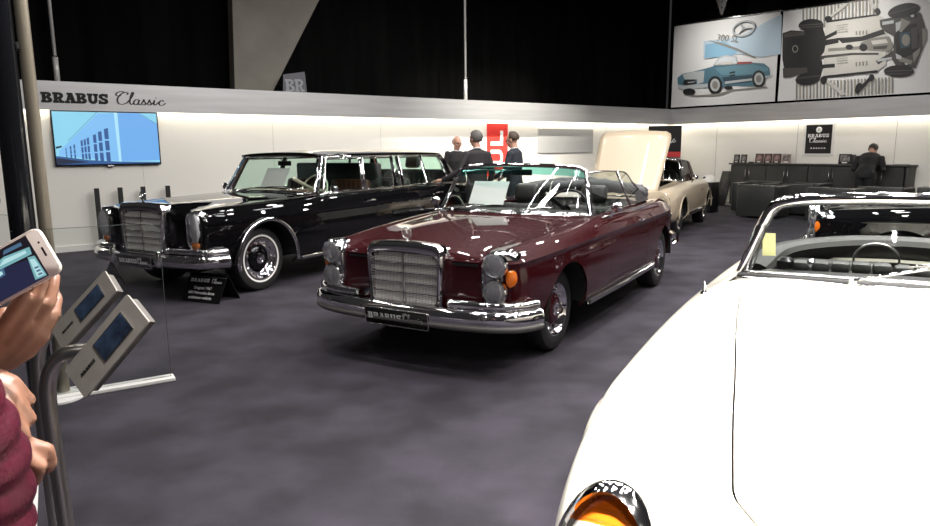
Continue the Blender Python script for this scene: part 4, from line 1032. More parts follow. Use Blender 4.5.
for sd, t0, t1, lab in (('L', -2.1, TL1 - .3, 'warm light strip hidden behind the silver fascia of the left wall'), ('R', .3, 10.9, 'warm light strip hidden behind the silver fascia of the right wall')):
    bm = B(); wbox(bm, sd, t0, t1, .05, .08, 2.16, 2.19); o = tag(obj('light_strip', bm, led, smooth=False), lab, 'light strip')
# fine joints between the wall panels
bm = B()
for t in (1.02, 3.2, 5.4, 7.6, 9.8, 12): wbox(bm, 'L', t - .003, t + .003, 0, .003, .09, 2.3)
struct('trim_3', bm, mat('panel joint', (.55, .53, .5), .6), smooth=False)
bm = B()
for t in (1.5, 3.6, 5.7, 7.8): wbox(bm, 'R', t - .003, t + .003, 0, .003, .09, 2.3)
struct('trim_4', bm, M['grey_trim'], smooth=False)
# black drapes above the walls
drape = noise_mat('black drape', (.0022, .0022, .0022), (.004, .004, .004), 3, .95, stretch=(1, 1, .1)); drape.node_tree.nodes['Principled BSDF'].inputs['Specular IOR Level'].default_value = .05
def drape_mesh(W, t0, t1, o, z0, z1, seed):
    bm = B(); n = 260; random.seed(seed); a = B and None; rows = []
    for k in range(n + 1):
        t = t0 + (t1 - t0) * k / n; w = .045 * math.sin(t * 9 + 2 * math.sin(t * 1.7)) + .02 * math.sin(t * 23 + seed)
        rows.append([bm.verts.new(W(t, o + w * (1 - .3 * q), z0 + (z1 - z0) * q)) for q in (0, .5, 1)])
    for a, b in zip(rows[:-1], rows[1:]):
        for j in range(2): bm.faces.new((a[j], b[j], b[j + 1], a[j + 1]))
    return bm
tag(obj('curtain', drape_mesh(LW, -3, TL1 + .7, -.75, 1.0, 8.2, 1), drape), 'black pleated drape hanging above and behind the left wall', 'curtain')
tag(obj('curtain', drape_mesh(RW, -.65, 11, -.86, 1.0, 8.2, 2), drape), 'black drape hanging behind the two printed banners on the right', 'curtain')
# lettering on the fascia
bm = B()
for dx, dz in ((-.006, -.004), (.006, .004), (.006, -.004), (-.006, .004)): slab_word(bm, 'BRABUS', wm(LW(-.300 + dx, .301, 2.200 + dz), LM), .140, .006, 1.13, 0, .925)
tag(obj('fascia_lettering', bm, M['black_print'], smooth=False), 'black slab capitals on the silver fascia above the screen', 'lettering')
bm = B(); script_word(bm, wm(LW(.67, .301, 2.198), LM) @ Matrix.Diagonal((1.38, 1, 1, 1)), .172, .075, .004); tag(obj('fascia_script', bm, M['black_print'], smooth=False), 'thin black handwritten-style word on the silver fascia', 'lettering')
# wall screen
tv = thing('television', 'flat screen on the left wall showing a pale blue building', 'screen', LW(.551, 0, 1.70), math.atan2(LD.y, LD.x))
TW, TH = 1.475, .815
bm = B(); box(bm, (0, -.04, 0), (TW, .05, TH), None, .008, 2); box(bm, (0, -.012, 0), (.5, .024, .4)); obj('housing', bm, M['black_gloss'], tv)
def em(name, c, s=1.0): return mat(name, (.02, .02, .02), .3, emis=c, estr=s)
tvm = [em('screen sky', (.27, .66, .86)), em('screen facade', (.16, .42, .84)), em('screen shade', (.03, .10, .30)), em('screen dark', (.01, .02, .05)), em('screen light', (.42, .78, .95)), em('screen facade light', (.22, .52, .90))]
bm = B(); m4 = axes((-TW / 2 + .02, -.066, -TH / 2 + .02), (1, 0, 0), (0, 0, 1)); w, h = TW - .04, TH - .04
def poly(pts, mi, d=0): put_polys(bm, [[(a * w, b * h) for a, b in pts]], m4 @ Matrix.Translation((0, 0, d)), .0006, mi)
poly([(0, 0), (1, 0), (1, 1), (0, 1)], 0); poly([(.03, .25), (.42, .98), (.62, 1), (.62, .05), (.03, .17)], 5, .0007); poly([(.60, 1), (.82, 1), (1, .78), (1, .06), (.60, .04)], 1, .001); poly([(.575, 1), (.61, 1), (.61, .04), (.585, .04)], 4, .0016)
poly([(0, 0), (1, 0), (1, .02), (.6, .04), (.3, .08), (.03, .16), (0, .16)], 2, .0018); poly([(0, 0), (.3, .04), (.03, .12), (0, .12)], 3, .0024)
for x0, x1, y0, y1 in ((.355, .385, .07, .58), (.405, .44, .06, .64), (.465, .505, .05, .70), (.235, .255, .10, .47), (.265, .285, .10, .49), (.295, .315, .09, .52), (.13, .145, .13, .36), (.165, .18, .12, .39), (.09, .1, .14, .32)):
    poly([(x0, y0), (x1, y0), (x1, y1), (x0, y1 - .02)], 2, .0024)
    for f in (.28, .62): poly([(x0, y0 + (y1 - y0) * f), (x1, y0 + (y1 - y0) * f), (x1, y0 + (y1 - y0) * (f + .05)), (x0, y0 + (y1 - y0) * (f + .05))], 5, .003)
poly([(.83, 1), (.835, 1), (1, .785), (1, .775)], 2, .0034); poly([(.005, .30), (.06, .33), (.06, .36), (.005, .34)], 3, .0034); poly([(.12, .45), (.41, 1), (.415, 1), (.125, .45)], 2, .0034)
obj('screen_picture', bm, tvm, tv, smooth=False)
bm = B(); box(bm, (0, -.05, -TH / 2 - .012), (.09, .03, .02), None, .006, 2); obj('badge', bm, M['satin_chrome'], tv)
# slim black posts in front of the wall
for i, (t, lab) in enumerate(((.31, 'slim black post by the wall, nearest the left edge'), (.635, 'slim black post by the wall, second from the left edge'), (.965, 'slim black post by the wall, just above the limousine star'), (1.335, 'slim black post by the wall, farthest right behind the limousine hood'))):
    p = thing('post', lab, 'post', LW(t, .14, 0), math.atan2(LD.y, LD.x), 'black posts along the left wall')
    bm = B(); box(bm, (0, 0, .48), (.066, .05, .94), None, .004, 1); obj('shaft', bm, M['black_matte'], p)
    bm = B(); box(bm, (0, 0, .006), (.16, .14, .012), None, .003, 1); obj('base_plate', bm, M['black_matte'], p)
# red banner, grey and black panels on the left wall
bn = thing('banner', 'narrow red banner with large white letters on the white wall', 'banner', LW(8.39, .012, 0), math.atan2(LD.y, LD.x))
bm = B(); box(bm, (0, 0, 1.46), (.60, .012, 1.16)); obj('cloth', bm, mat('red banner', (.72, .035, .025), .6), bn, smooth=False)
bm = B(); m4 = axes((.155, -.0075, .93), (0, 0, 1), (-1, 0, 0))
def blk(x0, y0, x1, y1, h=.004): put_polys(bm, [[(x0, y0), (x1, y0), (x1, y1), (x0, y1)]], m4, h)
for x0 in (.0,):                                              # upright sign, letters turned a quarter: J U L
    blk(.02, 0, .10, .36); blk(-.10, 0, .06, .085)
blk(.20, .09, .29, .36); blk(.45, .09, .54, .36); put_polys(bm, _arc(.37, .12, .08, .045, .17, .12, 180, 360, 12), m4, .004)
blk(.63, 0, .72, .36); blk(.70, 0, .96, .085)
obj('lettering', bm, M['white_print'], bn, smooth=False)
bm = B(); wbox(bm, 'L', 9.62, 11.5, .004, .03, 1.38, 1.95, .004); tag(obj('wall_panel', bm, mat('pale grey panel', (.40, .40, .39), .5), smooth=False), 'plain pale grey panel on the wall right of the red banner', 'panel')
po = thing('display_board', 'free-standing black display board with a red band, half hidden by the raised cream hood', 'display', (4.94, 17.0, 0), -.28)
bm = B(); box(bm, (0, 0, 1.04), (.78, .02, 1.94), None, .004, 1); obj('board', bm, M['black_gloss'], po, smooth=False)
bm = B(); box(bm, (0, 0, .035), (.84, .26, .07), None, .01, 2); obj('foot', bm, M['satin_chrome'], po)
bm = B(); box(bm, (0, -.012, 1.32), (.78, .006, .13)); obj('red_band', bm, mat('red print', (.55, .02, .02), .5), po, smooth=False)
bm = B(); box(bm, (0, -.012, 1.13), (.78, .006, .22)); obj('photo_band', bm, noise_mat('printed photo', (.5, .48, .45), (.05, .05, .05), 9, .5), po, smooth=False)
bm = B(); script_word(bm, axes((-.22, -.0105, 1.52), (1, 0, .2), (-.2, 0, 1)), .17, .10, .003); obj('script', bm, M['white_print'], po, smooth=False)
bm = B(); lathe(bm, [(.035, 0), (.035, .003), (0, .003)], axis='z', seg=20, mat4=axes((.02, -.0105, 1.86), (1, 0, 0), (0, 0, 1))); obj('round_mark', bm, M['satin_chrome'], po)
# wall sign at the right
sg = thing('wall_sign', 'framed black sign with white round mark and lettering above the cabinets', 'sign', RW(4.10, .0, 1.65), math.atan2(RD.y, RD.x))
bm = B(); box(bm, (0, -.012, 0), (.70, .024, .76), None, .004, 1); obj('frame', bm, mat('sign frame', (.72, .71, .68), .4), sg)
bm = B(); box(bm, (0, -.026, 0), (.585, .008, .655)); obj('board', bm, M['black_gloss'], sg, smooth=False)
m4 = axes((0, -.0305, 0), (1, 0, 0), (0, 0, 1))
bm = B(); lathe(bm, [(.068, 0), (.066, .004), (0, .004)], axis='z', seg=28, mat4=m4 @ Matrix.Translation((0, .215, 0)) @ Matrix.Rotation(PI / 2, 4, 'X') @ Matrix.Rotation(-PI / 2, 4, 'X')); obj('round_mark', bm, M['white_print'], sg)
bm = B(); slab_word(bm, 'B', m4 @ Matrix.Translation((-.030, .185, .004)), .06, .002); obj('mark_letter', bm, mat('grey print', (.45, .45, .45), .5), sg, smooth=False)
bm = B(); slab_word(bm, 'BRABUS', m4 @ Matrix.Translation((-.245, .045, 0)), .075, .002, 1.13, 0, .96); obj('capitals', bm, M['white_print'], sg, smooth=False)
bm = B(); script_word(bm, m4 @ Matrix.Translation((-.20, -.075, 0)) @ Matrix.Diagonal((1.35, 1, 1, 1)), .10, .10, .002); obj('script', bm, M['white_print'], sg, smooth=False)
for k in range(6):
    bm = B(); x = -.15 + .06 * k; put_polys(bm, [[(x + .024 * (1 if q % 2 == 0 else .42) * math.sin(2 * PI * q / 10), -.205 + .024 * (1 if q % 2 == 0 else .42) * math.cos(2 * PI * q / 10)) for q in range(10)]], m4, .002); obj('small_star', bm, M['white_print'], sg, smooth=False)
# cabinets along the right wall
cabm = noise_mat('dark grey cabinet', (.026, .027, .025), (.033, .034, .031), 6, .5)
ru = math.atan2(RD.y, RD.x)
labs = ('leftmost dark grey cabinet, two small frames standing on it', 'dark grey cabinet carrying the row of brown framed pictures', 'dark grey cabinet below the framed black sign', 'dark grey cabinet the bending man leans over')
ts = (2.19, 3.11, 4.10, 5.14, 6.07)
for k in range(4):
    w = ts[k + 1] - ts[k] - .012
    c = thing('cabinet', labs[k], 'cabinet', RW((ts[k] + ts[k + 1]) / 2, .225, 0), ru, 'low cabinets along the right wall')
    bm = B(); box(bm, (0, .005, .555), (w, .41, .99), None, .003, 1); box(bm, (0, .03, .03), (w - .04, .36, .06)); obj('carcass', bm, cabm, c, smooth=False)
    for s in (-1, 1):
        d = obj('door', (lambda b: (box(b, (s * w / 4, -.209, .56), (w / 2 - .008, .018, .96), None, .003, 1), b)[1])(B()), cabm, c, smooth=False)
        b2 = B(); x = s * .045; tube(b2, [(x, -.22, .68), (x, -.245, .69), (x, -.245, .93), (x, -.22, .94)], .008, 6); obj('handle', b2, M['satin_chrome'], d)
bm = B(); wbox(bm, 'R', 2.15, 6.17, .0, .47, 1.055, 1.09, .004); tag(obj('countertop', bm, cabm), 'long dark top running over all four cabinets', 'worktop')
bm = B(); wbox(bm, 'R', 6.085, 6.14, .02, .43, .0, 1.05, .003); tag(obj('end_panel', bm, cabm), 'dark upright end panel closing the right end of the cabinet row', 'panel')
# frames and brochures standing on the cabinets
def frame_box(t, w, h, m, label, lean=8, inner=None, grp='small frames on the cabinets', o=.22):
    f = thing('picture_frame', label, 'frame', RW(t, o, 1.0905), ru, grp); mm = Matrix.Rotation(R(-lean), 4, 'X')
    bm = B(); box(bm, (0, 0, 0), (w, .02, h), mm @ Matrix.Translation((0, 0, h / 2)), .003, 1); obj('frame', bm, m, f)
    bm = B(); box(bm, (0, 0, 0), (w * .74, .006, h * .62), mm @ Matrix.Translation((0, -.011, h * .56))); obj('picture', bm, inner or M['grey_trim'], f, smooth=False)
    bm = B(); box(bm, (0, 0, 0), (w * .4, .004, h * .1), mm @ Matrix.Translation((0, -.0125, h * .14))); obj('caption', bm, M['white_print'], f, smooth=False)
brn = mat('brown frame', (.05, .024, .02), .4); pic = noise_mat('framed print', (.30, .28, .26), (.04, .03, .03), 14, .4); pic2 = noise_mat('red print frame', (.45, .30, .28), (.08, .03, .03), 12, .4)
frame_box(2.21, .155, .21, M['black_gloss'], 'left of the two small black frames at the cabinet row end', inner=pic)
frame_box(2.40, .155, .21, M['black_gloss'], 'right of the two small black frames at the cabinet row end', inner=pic)
frame_box(2.80, .20, .23, brn, 'first brown frame from the left in the row of four', inner=pic2)
frame_box(3.02, .20, .23, brn, 'second brown frame from the left in the row of four', inner=pic2)
frame_box(3.24, .20, .23, brn, 'third brown frame from the left, next to the pale one', inner=pic2)
frame_box(3.47, .21, .225, mat('pale frame', (.35, .28, .26), .5), 'pale frame at the right end of the row of four', inner=pic)
frame_box(4.79, .27, .225, M['black_gloss'], 'larger black framed picture just left of the bending man', inner=pic)
bm = B(); wbox(bm, 'R', 4.955, 4.985, .12, .30, 1.0905, 1.30, .003); tag(obj('brochure', bm, M['black_matte']), 'thin black brochure standing between the framed picture and the bending man', 'brochure')
bm = B(); wbox(bm, 'R', 5.82, 6.06, .12, .34, 1.0905, 1.105, .002); tag(obj('folder', bm, M['grey_trim']), 'grey folder lying on the cabinet right of the bending man', 'folder')
bm = B(); lathe(bm, [(.075, 0), (.075, .02), (.05, .035), (0, .038)], axis='z', c=RW(2.62, .25, 1.0905), seg=20); tag(obj('round_tin', bm, M['black_gloss']), 'flat round dark tin on the leftmost cabinet', 'tin')
# bin with a white rounded lid, black board leaning behind it
bn2 = thing('bin', 'black bin with a white rounded top between the cream car and the cabinets', 'bin', (5.62, 15.75, 0), ru)
bm = B(); box(bm, (0, 0, .35), (.36, .36, .70), None, .02, 2); obj('body', bm, M['black_gloss'], bn2)
bm = B()
for s in (-1, 1): box(bm, (s * .14, -.19, .42), (.012, .02, .12), None, .004, 1)
obj('handle', bm, M['satin_chrome'], bn2)
bm = B(); lathe(bm, [(.165, 0), (.16, .06), (.13, .12), (.07, .155), (0, .165)], axis='z', c=(0, 0, .70), seg=24); lid = obj('lid', bm, mat('white lid', (.8, .78, .74), .35), bn2)
bm = B(); sphere(bm, (-.02, -.10, .78), (.07, .05, .05), 14, 10); obj('flap', bm, M['black_gloss'], lid)
ld = Vector(RN * -.34 + Vector((0, 0, .86))); bm = B(); prism(bm, [(0, 0), (.30, 0), (.30, ld.length), (0, ld.length)], .018, axes(RW(1.76, .40, .006), RD, ld))
tag(obj('leaning_board', bm, M['black_matte']), 'black board leaning on the wall beside the leftmost cabinet', 'board')
# armchairs: low cubes of dark leather
lea = mat('dark club leather', (.022, .024, .023), .36)
def armchair():
    t = thing('armchair', '', 'armchair', (0, 0, 0))
    bm = B(); box(bm, (0, -.33, .37), (.80, .14, .66), None, .025, 3); obj('backrest', bm, lea, t)
    for s in (-1, 1):
        bm = B(); box(bm, (s * .335, .075, .36), (.13, .66, .64), None, .025, 3); obj('armrest', bm, lea, t)
    bm = B(); box(bm, (0, .08, .17), (.54, .62, .26), None, .02, 2); b = obj('seat_base', bm, lea, t)
    bm = B(); box(bm, (0, .09, .365), (.53, .62, .13), None, .045, 3); obj('cushion', bm, lea, t)
    for x in (-.33, .33):
        for y in (-.33, .33):
            bm = B(); box(bm, (x, y, .02), (.05, .05, .04)); obj('foot', bm, M['satin_chrome'], t)
    return t
AC = [((6.36, 14.50), ru + .06, 'dark leather armchair nearest the bin, seen from behind'), ((6.72, 15.66), ru + PI, 'dark leather armchair between the nearest one and the cabinets'),
      ((7.52, 14.98), ru + PI * .52, 'dark leather armchair turned sideways with its seat showing'), ((7.30, 13.40), ru + .02, 'dark leather armchair seen from behind over the left end of the roadster windshield'),
      ((8.38, 13.55), ru + .05, 'dark leather armchair in front of the bending man'), ((9.25, 13.15), ru + .2, 'dark leather armchair right of the bending man'),
      ((7.45, 11.75), ru + .1, 'dark leather armchair closest to the camera, just above the roadster windshield'), ((9.0, 11.9), ru + PI, 'dark leather armchair at the right edge of the picture')]
a0 = armchair()
for i, (p, r, l) in enumerate(AC):
    if i == 0: a0.location = (*p, 0); a0.rotation_euler = (0, 0, r); a0['label'] = l; a0['group'] = 'leather armchairs of the lounge'
    else: dup(a0, (*p, 0), r, l)
# printed banners above the right wall
def lin(c): return tuple(((v / 255) / 12.92 if v / 255 < .04045 else (((v / 255) + .055) / 1.055) ** 2.4) for v in c)
def pm(n, c, r=.55): return mat(n, lin(c), r)
PR = [pm('print white', (205, 205, 205)), pm('print sky', (120, 160, 185)), pm('print blue', (70, 105, 120)), pm('print dark blue', (40, 62, 75)), pm('print black', (26, 26, 28)), pm('print chrome', (165, 170, 172)), pm('print red', (140, 70, 70)), pm('print grey', (120, 118, 112)), pm('print dark grey', (62, 60, 58)), pm('print pale', (180, 178, 172)), pm('print rib', (146, 142, 130)), pm('print soft blue', (165, 184, 198)), pm('print mid blue', (88, 124, 138)), pm('print glass', (185, 192, 196))]
def banner(name, label, t0, t1, z0, z1, z1b):
    b = thing(name, label, 'banner', RW(t0, .12, z0 - .04), ru); w = t1 - t0; h = z1 - z0
    bm = B(); nx = 40; rows = []
    for k in range(nx + 1):
        x = w * k / nx; top = h + (z1b - z1) * k / nx; rows.append([bm.verts.new((x, .012 * math.sin(k * .9) * (1 - q / 4) * .4 + .006 * math.sin(k * .37 + q), top * q / 4)) for q in range(5)])
    for a, c in zip(rows[:-1], rows[1:]):
        for j in range(4): bm.faces.new((a[j], c[j], c[j + 1], a[j + 1]))
    obj('cloth', bm, PR[0], b)
    bm = B(); tube(bm, [(-.03, 0, h + .02), (w + .03, 0, z1b - z0 + .02)], .028, 8); obj('top_rail', bm, M['satin_chrome'], b)
    return b, w, h
def printer(w, h, y=-.020):
    bm = B(); m4 = axes((0, y, 0), (1, 0, 0), (0, 0, 1)); st = [0]
    def P(pts, mi, d=None):
        st[0] += 1; put_polys(bm, [[(a * w, b * h) for a, b in pts]], m4 @ Matrix.Translation((0, 0, st[0] * .0002 if d is None else d)), .0004, mi)
    return bm, P
ell = lambda cx, cy, rx, ry, n=20, a0=0, a1=360: [(cx + rx * math.cos(R(a0 + (a1 - a0) * k / n)), cy + ry * math.sin(R(a0 + (a1 - a0) * k / n))) for k in range(n)]
BAN_A = [
 (11, [0.906,1.625,1.885,1.605,2.61,1.896,2.932,1.99,2.97,1.087,2.511,1.064,1.91,1.203,0.931,1.179]),
 (1, [0.971,1.539,1.496,1.553,1.905,1.278,1.689,1.166,0.96,1.202]),
 (2, [0.173,0.77,0.328,0.865,0.641,0.891,1.005,0.937,1.24,0.977,1.926,0.951,2.307,0.953,2.573,0.912,2.705,0.802,2.748,0.628,2.648,0.578,2.582,0.396,2.316,0.392,1.573,0.463,1.507,0.4,1.123,0.444,0.789,0.447,0.35,0.446,0.205,0.511]),
 (12, [1.273,0.922,1.76,0.937,2.309,0.913,2.685,0.789,2.689,0.73,2.297,0.692,1.774,0.702,1.458,0.74]),
 (3, [1.491,0.675,2.298,0.667,2.283,0.494,1.571,0.483]),
 (5, [0.329,0.849,0.641,0.885,0.977,0.887,0.963,0.598,0.783,0.559,0.776,0.682,0.4,0.713]),
 (5, [0.188,0.605,0.357,0.554,0.77,0.56,1.116,0.549,1.151,0.463,0.789,0.447,0.35,0.446,0.206,0.5]),
 (5, [1.566,0.566,2.357,0.587,2.361,0.537,1.57,0.504]),
 (5, [2.489,0.601,2.8,0.623,2.802,0.584,2.519,0.549]),
 (4, [0.388,0.698,0.714,0.687,0.757,0.577,0.44,0.548,0.341,0.609]),
 (5, [0.499,0.635,0.704,0.635,0.706,0.613,0.5,0.608]),
 (5, [1.21,0.995,1.357,1.171,1.527,1.214,1.846,1.16,1.914,0.962]),
 (13, [1.262,1.0,1.394,1.136,1.541,1.177,1.815,1.133,1.869,0.971]),
 (6, [1.859,0.957,1.894,1.014,2.251,0.988,2.296,0.944,2.092,0.94]),
 (9, [1.309,1.001,1.381,1.056,1.754,1.028,1.814,0.962]),
 (4, [1.685,0.781,1.836,0.798,1.838,0.757,1.687,0.745]),
 (4, [1.689,0.709,1.84,0.722,1.842,0.686,1.691,0.674]),
 (4, [0.744,0.365,0.734,0.334,0.703,0.309,0.655,0.291,0.594,0.285,0.528,0.289,0.465,0.304,0.414,0.328,0.379,0.358,0.366,0.39,0.375,0.421,0.407,0.447,0.457,0.464,0.519,0.47,0.584,0.466,0.646,0.45,0.697,0.426,0.731,0.397]),
 (4, [1.508,0.478,1.501,0.4,1.47,0.334,1.418,0.287,1.353,0.264,1.281,0.268,1.211,0.3,1.153,0.356,1.112,0.429,1.095,0.509,1.103,0.587,1.135,0.654,1.188,0.701,1.254,0.723,1.326,0.717,1.395,0.684,1.452,0.628,1.492,0.557]),
 (5, [1.438,0.488,1.433,0.434,1.413,0.387,1.379,0.353,1.336,0.337,1.289,0.34,1.243,0.363,1.205,0.402,1.178,0.452,1.167,0.509,1.172,0.564,1.193,0.611,1.227,0.644,1.27,0.66,1.317,0.656,1.363,0.633,1.401,0.594,1.427,0.544]),
 (7, [1.386,0.492,1.383,0.459,1.37,0.43,1.35,0.409,1.323,0.399,1.295,0.401,1.267,0.415,1.243,0.439,1.227,0.47,1.22,0.505,1.223,0.539,1.236,0.567,1.257,0.588,1.283,0.597,1.312,0.595,1.339,0.581,1.363,0.557,1.379,0.526]),
 (4, [2.635,0.54,2.63,0.47,2.605,0.41,2.563,0.366,2.509,0.346,2.45,0.35,2.392,0.379,2.343,0.429,2.309,0.495,2.294,0.568,2.3,0.639,2.326,0.699,2.368,0.742,2.423,0.761,2.482,0.756,2.539,0.726,2.587,0.676,2.62,0.611]),
 (5, [2.582,0.549,2.578,0.499,2.561,0.456,2.533,0.425,2.496,0.41,2.455,0.413,2.415,0.434,2.382,0.47,2.358,0.516,2.348,0.568,2.352,0.619,2.369,0.662,2.398,0.692,2.435,0.707,2.476,0.703,2.515,0.682,2.548,0.646,2.572,0.6]),
 (7, [2.534,0.553,2.532,0.523,2.522,0.497,2.505,0.478,2.483,0.47,2.459,0.471,2.436,0.484,2.416,0.505,2.402,0.533,2.396,0.564,2.398,0.595,2.409,0.62,2.426,0.639,2.448,0.647,2.472,0.645,2.495,0.633,2.515,0.611,2.528,0.584]),
 (4, [1.793,0.395,1.787,0.38,1.768,0.367,1.739,0.359,1.702,0.356,1.662,0.359,1.624,0.367,1.593,0.38,1.572,0.395,1.564,0.412,1.57,0.427,1.589,0.44,1.619,0.448,1.657,0.45,1.696,0.447,1.734,0.439,1.765,0.427,1.785,0.411]),
 (7, [0.356,0.32,0.798,0.275,1.398,0.278,1.796,0.354,2.662,0.366,2.716,0.337,1.798,0.313,1.431,0.224,0.8,0.232]),
 (7, [1.024,1.642,1.382,1.541,1.846,1.35,2.379,1.064,2.326,1.059,1.821,1.303,1.385,1.485,1.116,1.599]),
]
